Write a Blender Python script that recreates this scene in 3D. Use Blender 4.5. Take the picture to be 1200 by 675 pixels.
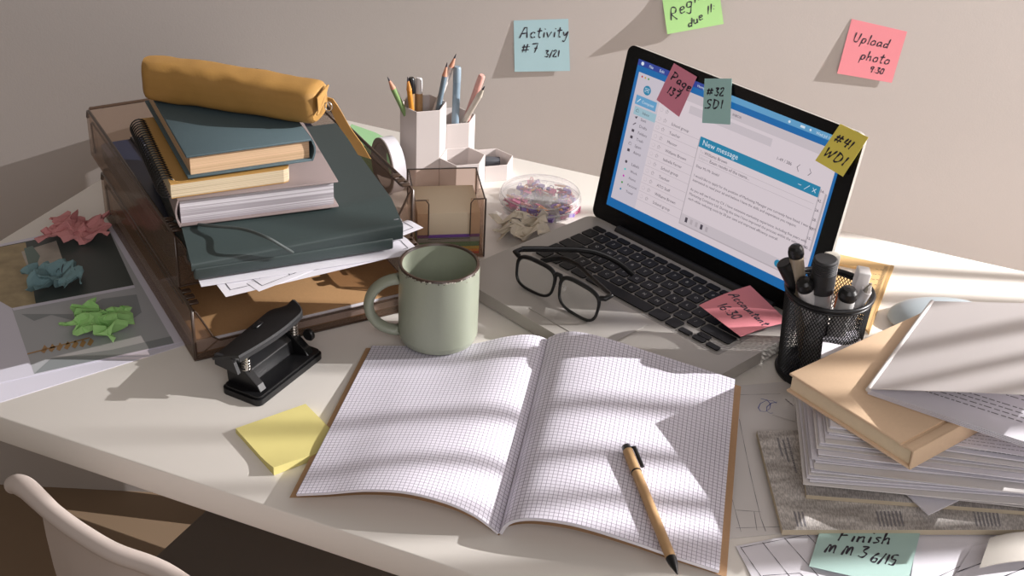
import bpy, bmesh, math, random
from mathutils import Vector as V, Matrix as M4, noise
R = random.Random(7)
for o in list(bpy.data.objects): bpy.data.objects.remove(o)
SC = bpy.context.scene
C = SC.collection
PI = math.pi

# ---------------------------------------------------------------- camera
F, YAW, PITCH, ROLL = 1617.67, -0.379826, 0.530804, 0.0516857
CAM = V((0.163852, -1.064744, 0.784095))
def _rot():
    cy, sy, cp, sp = math.cos(YAW), math.sin(YAW), math.cos(PITCH), math.sin(PITCH)
    f = V((sy*cp, cy*cp, -sp)); r = V((cy, -sy, 0)); u = r.cross(f)
    cr, sr = math.cos(ROLL), math.sin(ROLL)
    return cr*r+sr*u, -sr*r+cr*u, f
CR, CU, CF = _rot()
cd = bpy.data.cameras.new('camera'); cam = bpy.data.objects.new('camera', cd); C.objects.link(cam)
cd.sensor_width = 36; cd.lens = F/1200*36; cd.clip_start = .02
cam.matrix_world = M4(((CR.x, CU.x, -CF.x, CAM.x), (CR.y, CU.y, -CF.y, CAM.y), (CR.z, CU.z, -CF.z, CAM.z), (0, 0, 0, 1)))
SC.camera = cam
# ---------------------------------------------------------------- light
w = bpy.data.worlds.new('world'); SC.world = w; w.use_nodes = True
w.node_tree.nodes['Background'].inputs[0].default_value = (1.0, .88, .74, 1)
w.node_tree.nodes['Background'].inputs[1].default_value = .19
def light(name, kind, loc, energy, col, aim=None, **k):
    d = bpy.data.lights.new(name, kind); d.energy = energy; d.color = col
    for a, b in k.items(): setattr(d, a, b)
    o = bpy.data.objects.new(name, d); C.objects.link(o); o.location = loc
    if aim is not None: o.rotation_euler = (V(aim)-V(loc)).to_track_quat('-Z', 'Y').to_euler()
    return o
light('low_sun_lamp', 'POINT', (2.6, 1.43, 1.42), 1060, (1.0, .97, .955), shadow_soft_size=.009)
light('added_fill_light', 'AREA', (1.3, -2.1, 1.6), 27, (1.0, .955, .98), aim=(.0, .3, 0), shape='RECTANGLE', size=2.2, size_y=1.4)  # added soft fill lamp from the front, no window stands there
SC.view_settings.view_transform = 'Standard'; SC.view_settings.look = 'None'
SC.view_settings.exposure = 0.0; SC.view_settings.gamma = 1; SC.view_settings.use_curve_mapping = False

# ---------------------------------------------------------------- geometry helpers
def G(px, py, z=0.0):
    d = CF + CR*((px-600)/F) - CU*((py-337.5)/F)
    t = (z-CAM.z)/d.z
    return CAM + d*t
H = V((math.sin(YAW), math.cos(YAW), 0)); WX = V((math.cos(YAW), -math.sin(YAW), 0)); DW = 1.856
def Wp(px, py, lift=0.0):
    d = CF + CR*((px-600)/F) - CU*((py-337.5)/F)
    return CAM + d*((DW-lift)/d.dot(H))
UP = V((0, 0, 1))

class MB:
    def __init__(s): s.v = []; s.f = []; s.m = []; s.uv = []; s.sm = []
    def add(s, vs, fs, m=0, uv=None, smooth=False):
        b = len(s.v); s.v += [tuple(p) for p in vs]
        for f in fs:
            s.f.append(tuple(b+i for i in f)); s.m.append(m); s.sm.append(smooth)
            s.uv.append([uv[i] for i in f] if uv else [(0, 0)]*len(f))
        return s
    def bm(s, bm, m=0, smooth=False):
        bm.verts.index_update()
        s.add([v.co.copy() for v in bm.verts], [[v.index for v in f.verts] for f in bm.faces], m, None, smooth); bm.free(); return s
    def box(s, o, a, b, c, m=0, bev=0, seg=2):
        """o corner, a b c edge vectors"""
        o, a, b, c = V(o), V(a), V(b), V(c)
        bm = bmesh.new(); bmesh.ops.create_cube(bm, size=1)
        L = (a.length, b.length, c.length)
        for v in bm.verts: v.co = V((v.co.x*L[0], v.co.y*L[1], v.co.z*L[2]))
        if bev: bmesh.ops.bevel(bm, geom=list(bm.edges), offset=min(bev, min(L)*.49), segments=seg, affect='EDGES', profile=.5)
        ea, eb, ec = a.normalized(), b.normalized(), c.normalized(); ctr = o+(a+b+c)/2
        for v in bm.verts: v.co = ctr+ea*v.co.x+eb*v.co.y+ec*v.co.z
        if a.cross(b).dot(c) < 0: bmesh.ops.reverse_faces(bm, faces=list(bm.faces))
        return s.bm(bm, m, bool(bev))
    def tube(s, pts, r, n=10, m=0, cap=True, sx=1, sy=1, up=None):
        pts = [V(p) for p in pts]; k = len(pts)
        rs = r if isinstance(r, (list, tuple)) else [r]*k
        vs = []; T0 = (pts[1]-pts[0]).normalized()
        ref = V(up) if up else (V((0, 0, 1)) if abs(T0.z) < .9 else V((1, 0, 0)))
        N = (ref-T0*ref.dot(T0)).normalized()
        for i, p in enumerate(pts):
            t = (pts[min(i+1, k-1)]-pts[max(i-1, 0)])
            t = t.normalized() if t.length > 1e-9 else T0
            N = (N-t*N.dot(t)).normalized(); B = t.cross(N)
            for j in range(n):
                a = 2*PI*j/n; vs.append(p+(N*math.cos(a)*sy+B*math.sin(a)*sx)*rs[i])
        fs = [(i*n+j, i*n+(j+1) % n, (i+1)*n+(j+1) % n, (i+1)*n+j) for i in range(k-1) for j in range(n)]
        fs = [f[::-1] for f in fs]
        s.add(vs, fs, m, None, True)
        if cap: s.add(vs[:n], [tuple(range(n))], m); s.add(vs[-n:], [tuple(reversed(range(n)))], m)
        return s
    def lathe(s, prof, o, ax=UP, n=40, m=0, ref=None, mf=None):
        ax = V(ax).normalized(); o = V(o)
        N = V(ref) if ref else (V((1, 0, 0)) if abs(ax.x) < .9 else V((0, 1, 0)))
        N = (N-ax*N.dot(ax)).normalized(); B = ax.cross(N)
        vs = []; k = len(prof)
        for (r, z) in prof:
            for j in range(n):
                a = 2*PI*j/n; vs.append(o+ax*z+(N*math.cos(a)+B*math.sin(a))*max(r, 1e-5))
        for i in range(k-1):
            s.add_fs(vs, i, n, m if mf is None else mf[i])
        return s
    def add_fs(s, vs, i, n, m):
        s.add(vs[i*n:(i+2)*n], [(j, (j+1) % n, n+(j+1) % n, n+j) for j in range(n)], m, None, True)
    def prism(s, poly, h, nrm=UP, m=0, mt=None):
        """poly: 3D points, extruded by h along nrm"""
        P = [V(p) for p in poly]; n = len(P); nrm = V(nrm)
        a = sum(((P[i]-P[0]).cross(P[(i+1) % n]-P[0]) for i in range(n)), V((0, 0, 0)))
        if a.dot(nrm)*h < 0: P.reverse()
        Q = [p+nrm*h for p in P]
        s.add(P+Q, [tuple(reversed(range(n)))]+[(i, (i+1) % n, n+(i+1) % n, n+i) for i in range(n)], m)
        s.add(Q, [tuple(range(n))], m if mt is None else mt)
        return s
    def grid(s, f, nu, nv, m=0, t=0.0, uvs=(1, 1), smooth=True, ms=None):
        """surface f(u,v) -> point ; t = thickness downwards"""
        P = [[V(f(i/nu, j/nv)) for i in range(nu+1)] for j in range(nv+1)]
        idx = lambda i, j: j*(nu+1)+i
        vs = [p for row in P for p in row]; uv = [(i/nu*uvs[0], j/nv*uvs[1]) for j in range(nv+1) for i in range(nu+1)]
        fs = [(idx(i, j), idx(i+1, j), idx(i+1, j+1), idx(i, j+1)) for j in range(nv) for i in range(nu)]
        s.add(vs, fs, m, uv, smooth)
        if t:
            nn = []
            for j in range(nv+1):
                for i in range(nu+1):
                    a = P[j][min(i+1, nu)]-P[j][max(i-1, 0)]; b = P[min(j+1, nv)][i]-P[max(j-1, 0)][i]
                    c = a.cross(b); nn.append(c.normalized() if c.length > 1e-12 else UP)
            ws = [p-n_*t for p, n_ in zip(vs, nn)]
            s.add(ws, [q[::-1] for q in fs], m, uv, smooth)
            ring = [idx(i, 0) for i in range(nu+1)]+[idx(nu, j) for j in range(1, nv+1)]+[idx(i, nv) for i in range(nu-1, -1, -1)]+[idx(0, j) for j in range(nv-1, 0, -1)]
            k = len(ring); sv = [vs[i] for i in ring]+[ws[i] for i in ring]
            s.add(sv, [(i, i+k, (i+1) % k+k, (i+1) % k) for i in range(k)], m if ms is None else ms, [(0, 0)]*(2*k))
        return s
    def ribbon(s, f, pts, wd, m=0, lift=.0002, ar=1.0):
        """pts 2-D in surface coordinates; f(u,v)->(P,N)"""
        if len(pts) < 2: return s
        Q = []
        for a, b in zip(pts, pts[1:]):
            n = max(1, int(math.hypot(b[0]-a[0], b[1]-a[1])/.035))
            Q += [(a[0]+(b[0]-a[0])*i/n, a[1]+(b[1]-a[1])*i/n) for i in range(n)]
        Q.append(pts[-1]); PN = [f(*q) for q in Q]; vs = []
        for i, (p, n_) in enumerate(PN):
            t = PN[min(i+1, len(PN)-1)][0]-PN[max(i-1, 0)][0]
            if t.length < 1e-9: t = V((1e-6, 0, 0))
            sd = n_.cross(t.normalized())
            if sd.length < 1e-6: sd = V((0, 0, 1))
            sd = sd.normalized()*wd*(.36+.14*math.sin(i*1.3)); c = p+n_*lift
            vs += [c+sd, c-sd]
        s.add(vs, [(2*i, 2*i+1, 2*i+3, 2*i+2) for i in range(len(PN)-1)], m); return s
    def build(s, name, mats, parent=None, bevel=0, solid=0):
        me = bpy.data.meshes.new(name); me.from_pydata(s.v, [], s.f)
        if not isinstance(mats, (list, tuple)): mats = [mats]
        for x in mats: me.materials.append(x)
        ul = me.uv_layers.new(name='UVMap'); k = 0
        for p, mi, uv, sm in zip(me.polygons, s.m, s.uv, s.sm):
            p.material_index = mi; p.use_smooth = sm
            for q in uv: ul.data[k].uv = q; k += 1
        me.update()
        o = bpy.data.objects.new(name, me); C.objects.link(o)
        if parent is not None:
            o.parent = parent; o.matrix_parent_inverse = M4.Translation(-parent.location)
        if bevel:
            b = o.modifiers.new('b', 'BEVEL'); b.width = bevel; b.segments = 2; b.limit_method = 'ANGLE'
        return o
def thing(name, label, cat, loc, group=None):
    o = bpy.data.objects.new(name, None); C.objects.link(o); o.location = loc; o.empty_display_size = .02
    return tag(o, label, cat, group)
def tag(o, label, cat, group=None, kind=None):
    o['label'] = label; o['category'] = cat
    if group: o['group'] = group
    if kind: o['kind'] = kind
    return o
def struct(o): o['kind'] = 'structure'; return o
def lerp(a, b, t): return a+(b-a)*t
def pw(tab, x):
    for (a, y0), (b, y1) in zip(tab, tab[1:]):
        if x <= b:
            t = (x-a)/(b-a); t = t*t*(3-2*t) if False else t
            return y0+(y1-y0)*t
    return tab[-1][1]
def smooth_tab(tab, x):
    n = len(tab)
    for i in range(n-1):
        a, b = tab[i], tab[i+1]
        if x <= b[0] or i == n-2:
            p0 = tab[max(i-1, 0)]; p3 = tab[min(i+2, n-1)]
            m0 = (b[1]-p0[1])/(b[0]-p0[0]); m1 = (p3[1]-a[1])/(p3[0]-a[0]); h = b[0]-a[0]
            t = min(max((x-a[0])/h, 0), 1)
            return (2*t**3-3*t*t+1)*a[1]+(t**3-2*t*t+t)*h*m0+(-2*t**3+3*t*t)*b[1]+(t**3-t*t)*h*m1
def catmull(P, n=6):
    P = [V(p) for p in P]; o = []
    for i in range(len(P)-1):
        a, b, c, d = P[max(i-1, 0)], P[i], P[i+1], P[min(i+2, len(P)-1)]
        for k in range(n):
            t = k/n; o.append(.5*((2*b)+(c-a)*t+(2*a-5*b+4*c-d)*t*t+(3*b-a-3*c+d)*t**3))
    return o+[P[-1]]
def bil(c, z=None):
    """corners FL FR BR BL -> f(u,v)"""
    a, b, c2, d = [V(x) for x in c]
    def f(u, v):
        p = a*(1-u)*(1-v)+b*u*(1-v)+c2*u*v+d*(1-u)*v
        if z: p = p+UP*z(u, v)
        return p
    return f
def withn(f, flip=1):
    def g(u, v):
        p = V(f(u, v)); e = 1e-3
        n = (V(f(u+e, v))-p).cross(V(f(u, v+e))-p)
        return p, (n.normalized() if n.length > 0 else UP)*flip
    return g

# ---------------------------------------------------------------- materials
def mat(name, col, rough=.6, metal=0, noise_=0, nscale=60, bump=0, bscale=200, spec=.5, **k):
    m = bpy.data.materials.new(name); m.use_nodes = True; nt = m.node_tree; b = nt.nodes['Principled BSDF']
    col = tuple(col)+(1,); b.inputs['Base Color'].default_value = col
    b.inputs['Roughness'].default_value = rough; b.inputs['Metallic'].default_value = metal
    b.inputs['Specular IOR Level'].default_value = spec
    for a, v in k.items(): b.inputs[a.replace('_', ' ')].default_value = v
    tc = nt.nodes.new('ShaderNodeTexCoord')
    n = nt.nodes.new('ShaderNodeTexNoise'); n.inputs['Scale'].default_value = nscale; n.inputs['Detail'].default_value = 4
    nt.links.new(tc.outputs['Object'], n.inputs['Vector'])
    mx = nt.nodes.new('ShaderNodeMix'); mx.data_type = 'RGBA'
    mx.inputs[6].default_value = tuple(c*(1-noise_) for c in col[:3])+(1,); mx.inputs[7].default_value = tuple(min(1, c*(1+noise_)) for c in col[:3])+(1,)
    nt.links.new(n.outputs['Fac'], mx.inputs[0]); nt.links.new(mx.outputs[2], b.inputs['Base Color'])
    if bump:
        n2 = nt.nodes.new('ShaderNodeTexNoise'); n2.inputs['Scale'].default_value = bscale; n2.inputs['Detail'].default_value = 3
        nt.links.new(tc.outputs['Object'], n2.inputs['Vector'])
        bp = nt.nodes.new('ShaderNodeBump'); bp.inputs['Strength'].default_value = bump; bp.inputs['Distance'].default_value = .0006
        nt.links.new(n2.outputs['Fac'], bp.inputs['Height']); nt.links.new(bp.outputs[0], b.inputs['Normal'])
    return m
def srgb(r, g, b): return tuple(((c/255)/12.92 if c/255 <= .04045 else ((c/255+.055)/1.055)**2.4) for c in (r, g, b))
def glassy(name, col, alpha=.35, rough=.08, edge=.75):
    """thin tinted plastic: transparent mixed with a glossy dielectric, denser at grazing angles"""
    m = bpy.data.materials.new(name); m.use_nodes = True; nt = m.node_tree; nt.nodes.clear()
    out = nt.nodes.new('ShaderNodeOutputMaterial'); tr = nt.nodes.new('ShaderNodeBsdfTransparent'); pr = nt.nodes.new('ShaderNodeBsdfPrincipled')
    pr.inputs['Base Color'].default_value = col+(1,); pr.inputs['Roughness'].default_value = rough
    tr.inputs[0].default_value = tuple(min(1, .66+c*.75) for c in col)+(1,)
    lw = nt.nodes.new('ShaderNodeLayerWeight'); lw.inputs[0].default_value = .35
    mr = nt.nodes.new('ShaderNodeMapRange'); mr.inputs['To Min'].default_value = alpha; mr.inputs['To Max'].default_value = edge
    nt.links.new(lw.outputs['Facing'], mr.inputs['Value'])
    mx = nt.nodes.new('ShaderNodeMixShader'); nt.links.new(mr.outputs[0], mx.inputs[0]); nt.links.new(tr.outputs[0], mx.inputs[1]); nt.links.new(pr.outputs[0], mx.inputs[2])
    nt.links.new(mx.outputs[0], out.inputs[0]); return m
def emis(name, col, s=1.0):
    m = bpy.data.materials.new(name); m.use_nodes = True; nt = m.node_tree; b = nt.nodes['Principled BSDF']
    b.inputs['Base Color'].default_value = (.01, .01, .01, 1); b.inputs['Roughness'].default_value = .35
    rg = nt.nodes.new('ShaderNodeRGB'); rg.outputs[0].default_value = tuple(col)+(1,)
    nt.links.new(rg.outputs[0], b.inputs['Emission Color']); b.inputs['Emission Strength'].default_value = s; return m
DESK = mat('desk_laminate', (.80, .76, .71), .45, noise_=.012, nscale=8, bump=.03, bscale=900)
WALL = mat('wall_paint', (.525, .478, .455), .85, noise_=.02, nscale=5, bump=.15, bscale=350)
FLOOR = mat('floor_boards', (.24, .165, .105), .6, noise_=.15, nscale=3)
PAPER = mat('paper', (.74, .72, .78), .7, noise_=.015, nscale=20)
PAPER2 = mat('paper_warm', (.70, .67, .66), .7, noise_=.03, nscale=14)
KRAFT = mat('kraft_board', (.36, .205, .09), .75, noise_=.10, nscale=420)
KRAFT2 = mat('kraft_cover', (.45, .27, .145), .75, noise_=.08, nscale=350)
TAN = mat('tan_book_cloth', (.72, .52, .35), .6, noise_=.04, nscale=300, bump=.1, bscale=600)
CREAM = mat('cream_pages', (.74, .60, .42), .8, noise_=.06, nscale=200)
BLACK = mat('black_plastic', (.008, .008, .009), .3, spec=.4)
BLACKM = mat('black_matte', (.018, .018, .02), .55, bump=.1, bscale=700)
INK = mat('ink', (.02, .015, .03), .5)
INKG = mat('grey_ink', (.22, .21, .23), .7)
BLUEINK = mat('blue_ink', (.12, .16, .42), .6)
CHROME = mat('chrome', (.75, .72, .68), .2, metal=1)
ALU = mat('laptop_aluminium', (.42, .395, .365), .42, metal=.15, bump=.03, bscale=2500)
KEY = mat('key_black', (.009, .009, .010), .5, spec=.25)
PENK = mat('kraft_pen_barrel', (.47, .29, .14), .6, noise_=.06, nscale=300)
GREENF = mat('dark_green_folder', (.035, .050, .050), .42, bump=.08, bscale=700)
NAVY = mat('navy_folder', (.018, .024, .050), .4)
SLATE = mat('slate_blue_cloth', (.072, .112, .128), .7, noise_=.06, nscale=500, bump=.25, bscale=900)
MAUVE = mat('mauve_binder', (.27, .215, .21), .55, noise_=.03, nscale=60)
OCHRE = mat('ochre_cover', (.45, .25, .07), .6, noise_=.05, nscale=120)
MUST = mat('mustard_leather', (.40, .215, .055), .62, noise_=.06, nscale=90, bump=.25, bscale=500)
SAGE = mat('sage_ceramic', (.30, .325, .255), .35, noise_=.03, nscale=30)
BROWN = mat('brown_glaze', (.05, .028, .018), .35)
CERW = mat('white_glaze_speck', (.6, .55, .48), .4)
HEXM = mat('organizer_plastic', (.62, .56, .54), .5, bump=.05, bscale=600)
PINKN = mat('pink_note', (.78, .26, .30), .75, noise_=.02)
PINKD = mat('rose_note', (.80, .27, .38), .75, noise_=.02)
BLUEN = mat('blue_note', (.42, .62, .68), .75, noise_=.02)
TEALN = mat('teal_note', (.42, .68, .66), .75, noise_=.02)
MINTN = mat('mint_note', (.42, .60, .56), .75, noise_=.02)
GREENN = mat('green_note', (.42, .72, .28), .75, noise_=.02)
YELN = mat('yellow_note', (.88, .74, .13), .75, noise_=.02)
PALEY = mat('pale_yellow_note', (.66, .58, .22), .75, noise_=.02)
SMOKE = glassy('smoked_acrylic', (.28, .20, .145), .15, .10, .45)
SMOKEE = mat('smoked_acrylic_rim', (.060, .036, .024), .25)
CLEARS = glassy('smoke_tinted_clear_acrylic', (.40, .30, .23), .07, .06, .40)
CLEARE = mat('tinted_edge', (.07, .05, .042), .25)
CLEAR = glassy('clear_plastic', (.85, .82, .82), .035, .04, .40)
LENS = glassy('spectacle_lens', (.55, .55, .52), .05, .02, .45)
MESHM = mat('black_wire', (.012, .012, .014), .35, metal=.3)
CHAIRW = mat('white_chair_plastic', (.58, .50, .46), .42)
SEAT = mat('shaded_white_seat', (.15, .13, .115), .8)  # white seat, its shade under the desk put into a dark grey
WOOD = mat('ruler_wood', (.70, .46, .21), .55, noise_=.06, nscale=80)
WOODB = mat('ruler_wood_bevel', (.50, .31, .13), .55, noise_=.06, nscale=80)
MOUSEM = mat('mouse_shell', (.40, .46, .50), .3)
SILVER = mat('silver_plastic', (.45, .45, .46), .35, metal=.4)
WHITEP = mat('white_plastic', (.72, .70, .70), .4)

def gridpaper():
    m = bpy.data.materials.new('squared_paper'); m.use_nodes = True; nt = m.node_tree; b = nt.nodes['Principled BSDF']
    b.inputs['Roughness'].default_value = .65
    uv = nt.nodes.new('ShaderNodeUVMap'); sp = nt.nodes.new('ShaderNodeSeparateXYZ'); nt.links.new(uv.outputs[0], sp.inputs[0])
    outs = []
    for ax in 'XY':
        fr = nt.nodes.new('ShaderNodeMath'); fr.operation = 'FRACT'; nt.links.new(sp.outputs[ax], fr.inputs[0])
        lt = nt.nodes.new('ShaderNodeMath'); lt.operation = 'LESS_THAN'; lt.inputs[1].default_value = .12; nt.links.new(fr.outputs[0], lt.inputs[0]); outs.append(lt)
    mxn = nt.nodes.new('ShaderNodeMath'); mxn.operation = 'MAXIMUM'; nt.links.new(outs[0].outputs[0], mxn.inputs[0]); nt.links.new(outs[1].outputs[0], mxn.inputs[1])
    mx = nt.nodes.new('ShaderNodeMix'); mx.data_type = 'RGBA'; mx.inputs[6].default_value = (.74, .71, .80, 1); mx.inputs[7].default_value = (.24, .22, .29, 1)
    nt.links.new(mxn.outputs[0], mx.inputs[0]); nt.links.new(mx.outputs[2], b.inputs['Base Color']); return m
GRID = gridpaper()
def newsprint():
    m = bpy.data.materials.new('newsprint'); m.use_nodes = True; nt = m.node_tree; b = nt.nodes['Principled BSDF']; b.inputs['Roughness'].default_value = .85
    uv = nt.nodes.new('ShaderNodeUVMap')
    def ns(sx, sy, det=3):
        mp = nt.nodes.new('ShaderNodeMapping'); mp.inputs['Scale'].default_value = (sx, sy, 1); nt.links.new(uv.outputs[0], mp.inputs[0])
        n = nt.nodes.new('ShaderNodeTexNoise'); n.inputs['Scale'].default_value = 1; n.inputs['Detail'].default_value = det; nt.links.new(mp.outputs[0], n.inputs['Vector']); return n
    a = ns(4, 9, 5); c = ns(200, 26, 1)
    r1 = nt.nodes.new('ShaderNodeValToRGB'); r1.color_ramp.elements[0].position = .40; r1.color_ramp.elements[0].color = (.42, .385, .36, 1); r1.color_ramp.elements[1].position = .60; r1.color_ramp.elements[1].color = (.68, .64, .61, 1)
    nt.links.new(a.outputs['Fac'], r1.inputs[0])
    r2 = nt.nodes.new('ShaderNodeValToRGB'); r2.color_ramp.elements[0].position = .48; r2.color_ramp.elements[0].color = (.72, .72, .72, 1); r2.color_ramp.elements[1].position = .52; r2.color_ramp.elements[1].color = (1, 1, 1, 1)
    nt.links.new(c.outputs['Fac'], r2.inputs[0])
    mx = nt.nodes.new('ShaderNodeMix'); mx.data_type = 'RGBA'; mx.blend_type = 'MULTIPLY'; mx.inputs[0].default_value = 1
    nt.links.new(r1.outputs[0], mx.inputs[6]); nt.links.new(r2.outputs[0], mx.inputs[7]); nt.links.new(mx.outputs[2], b.inputs['Base Color']); return m
NEWS = newsprint()
OLDP = mat('yellowed_paper', (.54, .46, .34), .85, noise_=.1, nscale=50)

# ---------------------------------------------------------------- handwriting
HW = {
 'A': (.75, [[(0, 0), (.35, .9), (.55, .9), (.62, 0)], [(.1, .38), (.6, .42)]]), 'c': (.5, [[(.42, .4), (.2, .48), (.05, .22), (.2, 0), (.42, .08)]]),
 't': (.42, [[(.22, .85), (.16, .1), (.32, .02)], [(0, .55), (.4, .6)]]), 'i': (.28, [[(.12, .45), (.1, 0)], [(.15, .7), (.18, .76)]]),
 'v': (.48, [[(0, .45), (.15, 0), (.4, .48)]]), 'y': (.5, [[(.03, .45), (.15, .1), (.38, .45)], [(.42, .48), (.2, -.35), (.0, -.3)]]),
 '#': (.8, [[(.2, .8), (.1, .05)], [(.5, .85), (.38, .05)], [(0, .55), (.7, .6)], [(0, .25), (.65, .3)]]),
 '7': (.55, [[(.0, .84), (.52, .9), (.28, 0)], [(.22, .42), (.50, .44)]]), '3': (.5, [[(.05, .8), (.4, .85), (.18, .5), (.42, .3), (.25, .02), (0, .1)]]),
 '/': (.35, [[(0, -.1), (.3, .9)]]), '2': (.5, [[(.03, .7), (.2, .88), (.38, .7), (.02, .03), (.45, .05)]]), '1': (.28, [[(.14, .85), (.1, 0)]]),
 'R': (.65, [[(.1, 0), (.12, .85), (.45, .8), (.4, .5), (.12, .42), (.55, 0)]]), 'e': (.48, [[(.05, .22), (.38, .3), (.25, .47), (.06, .3), (.15, 0), (.42, .08)]]),
 'g': (.52, [[(.4, .42), (.1, .42), (.08, .08), (.38, .12), (.4, .42), (.32, -.35), (.02, -.28)]]), 's': (.4, [[(.35, .44), (.08, .4), (.3, .15), (.02, .02)]]),
 'r': (.42, [[(.05, .45), (.06, 0)], [(.06, .25), (.2, .45), (.38, .42)]]), 'a': (.52, [[(.38, .42), (.1, .4), (.08, .02), (.38, .2), (.38, .42), (.42, 0)]]),
 'd': (.52, [[(.36, .35), (.1, .38), (.06, .03), (.36, .15)], [(.4, .88), (.38, 0)]]), 'u': (.5, [[(.04, .45), (.08, .02), (.34, .1), (.38, .45)], [(.38, .45), (.42, 0)]]),
 ':': (.25, [[(.08, .12), (.1, .16)], [(.1, .42), (.12, .46)]]), 'U': (.6, [[(.05, .85), (.08, .1), (.4, .1), (.5, .85)]]), 'p': (.5, [[(.1, .45), (.02, -.35)], [(.1, .4), (.38, .42), (.32, .05), (.08, .05)]]),
 'l': (.25, [[(.14, .9), (.1, 0)]]), 'o': (.5, [[(.22, .46), (.04, .25), (.15, 0), (.4, .15), (.35, .42), (.2, .46)]]), 'h': (.5, [[(.08, .9), (.04, 0)], [(.05, .25), (.25, .45), (.34, .3), (.36, 0)]]),
 '9': (.5, [[(.38, .8), (.1, .82), (.08, .5), (.36, .55), (.4, .82), (.3, 0)]]), '0': (.5, [[(.22, .85), (.03, .5), (.12, .03), (.4, .2), (.38, .75), (.22, .85)]]),
 'P': (.65, [[(.1, 0), (.1, .85)], [(0, .85), (.45, .8), (.5, .5), (.15, .35)]]), 'S': (.6, [[(.5, .8), (.2, .85), (.12, .55), (.45, .3), (.3, .02), (-.1, .0)]]),
 'D': (.7, [[(.12, .85), (.1, 0), (.5, .2), (.5, .7), (.0, .88)]]), 'I': (.28, [[(.14, .88), (.1, 0)]]), 'W': (.85, [[(.02, .85), (.15, 0), (.4, .6), (.5, 0), (.8, .88)]]),
 '4': (.55, [[(.15, .85), (.02, .35), (.5, .4)], [(.4, .85), (.33, 0)]]), 'n': (.5, [[(.05, .45), (.05, 0)], [(.05, .28), (.28, .46), (.34, .3), (.38, 0)]]),
 '6': (.5, [[(.38, .85), (.1, .5), (.05, .08), (.35, .05), (.38, .35), (.1, .35)]]), 'F': (.6, [[(.1, .85), (.05, 0)], [(.05, .85), (.55, .9)], [(.08, .45), (.42, .5)]]),
 'M': (.85, [[(.05, 0), (.12, .6), (.22, .7), (.3, .1), (.35, .6), (.48, .7), (.55, .05)]]), '5': (.5, [[(.45, .88), (.12, .82), (.08, .48), (.38, .45), (.3, .03), (0, .05)]]), ' ': (.35, []),
}
def hand(mb, f, text, u, v, size, asp=1.0, wd=.0012, m=1, slant=.12, rise=0.0):
    """writes in surface coordinates: size = cap height in v units, asp = v/u length ratio"""
    x = 0
    for ch in text:
        adv, st = HW[ch]
        for pl in st:
            P = catmull([(a, b, 0) for a, b in pl], 4) if len(pl) > 2 and ch not in 'AWv#74' else [V((a, b, 0)) for a, b in pl]
            mb.ribbon(f, [(u+(x+p.x+p.y*slant)*size*asp, v+p.y*size+rise*x*size) for p in P], wd, m)
        x += adv*1.14
    return u+x*size*asp
_tc = {}
def printed(mb, f, text, u, v, h, m=1, ux=1.0, lift=.0003):
    """typeset text: f(u,v)->(P,N) with u,v in metres"""
    if text not in _tc:
        cu = bpy.data.curves.new('t', 'FONT'); cu.body = text; cu.resolution_u = 2; ob = bpy.data.objects.new('t', cu); C.objects.link(ob)
        bpy.context.view_layer.update()
        me = bpy.data.meshes.new_from_object(ob.evaluated_get(bpy.context.evaluated_depsgraph_get()))
        _tc[text] = ([v_.co.copy() for v_ in me.vertices], [tuple(p.vertices) for p in me.polygons])
        bpy.data.objects.remove(ob)
    vs, fs = _tc[text]; out = []
    for c in vs:
        p, n_ = f(u+c.x*h*ux, v+c.y*h); out.append(p+n_*lift)
    mb.add(out, fs, m)
def words(mb, f, u0, u1, v, h, m=1, lift=.0002, rr=R):
    """a line of illegible small print as word-length dashes"""
    u = u0
    while u < u1:
        L = rr.uniform(.010, .038)*(u1-u0)*1.2
        e = min(u+L, u1); vs = []
        for a, b in ((u, v), (e, v), (e, v+h), (u, v+h)):
            p, n_ = f(a, b); vs.append(p+n_*lift)
        mb.add(vs, [(0, 1, 2, 3)], m); u = e+L*.25+.004*(u1-u0)
#@@ROOM
# ================================================================ room
mb = MB(); a = CAM+H*DW; a.z = 0
mb.box(a-WX*3+UP*-.75, WX*6.5, H*.1, UP*2.9)
struct(mb.build('wall_back', WALL))
mb = MB(); mb.box(V((-3.5, -3, -.80)), V((7, 0, 0)), V((0, 6, 0)), V((0, 0, .05))); struct(mb.build('floor', FLOOR))
# ================================================================ desk
YB, YF, XL, XR = .494, -.2689, -.8985, 1.15
desk = thing('desk', 'white laminate desk with a thick front edge, covered in papers and books', 'desk', (.1, .1, -.75))
mb = MB(); mb.box((XL, YF, -.030), (XR-XL, 0, 0), (0, YB-YF, 0), (0, 0, .030), bev=.0012); mb.build('tabletop', DESK, desk)
for x, y in ((XL+.01, YF+.01), (XR-.06, YF+.01), (XL+.01, YB-.06), (XR-.06, YB-.06)):
    mb = MB(); mb.box((x, y, -.75), (.05, 0, 0), (0, .05, 0), (0, 0, .72), bev=.002); mb.build('leg', DESK, desk)
mb = MB(); mb.box((XL+.06, YB-.03, -.45), (XR-XL-.12, 0, 0), (0, .016, 0), (0, 0, .42), bev=.001); mb.build('back_panel', DESK, desk)  # hidden panel added to keep lamp light off the floor below
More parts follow.
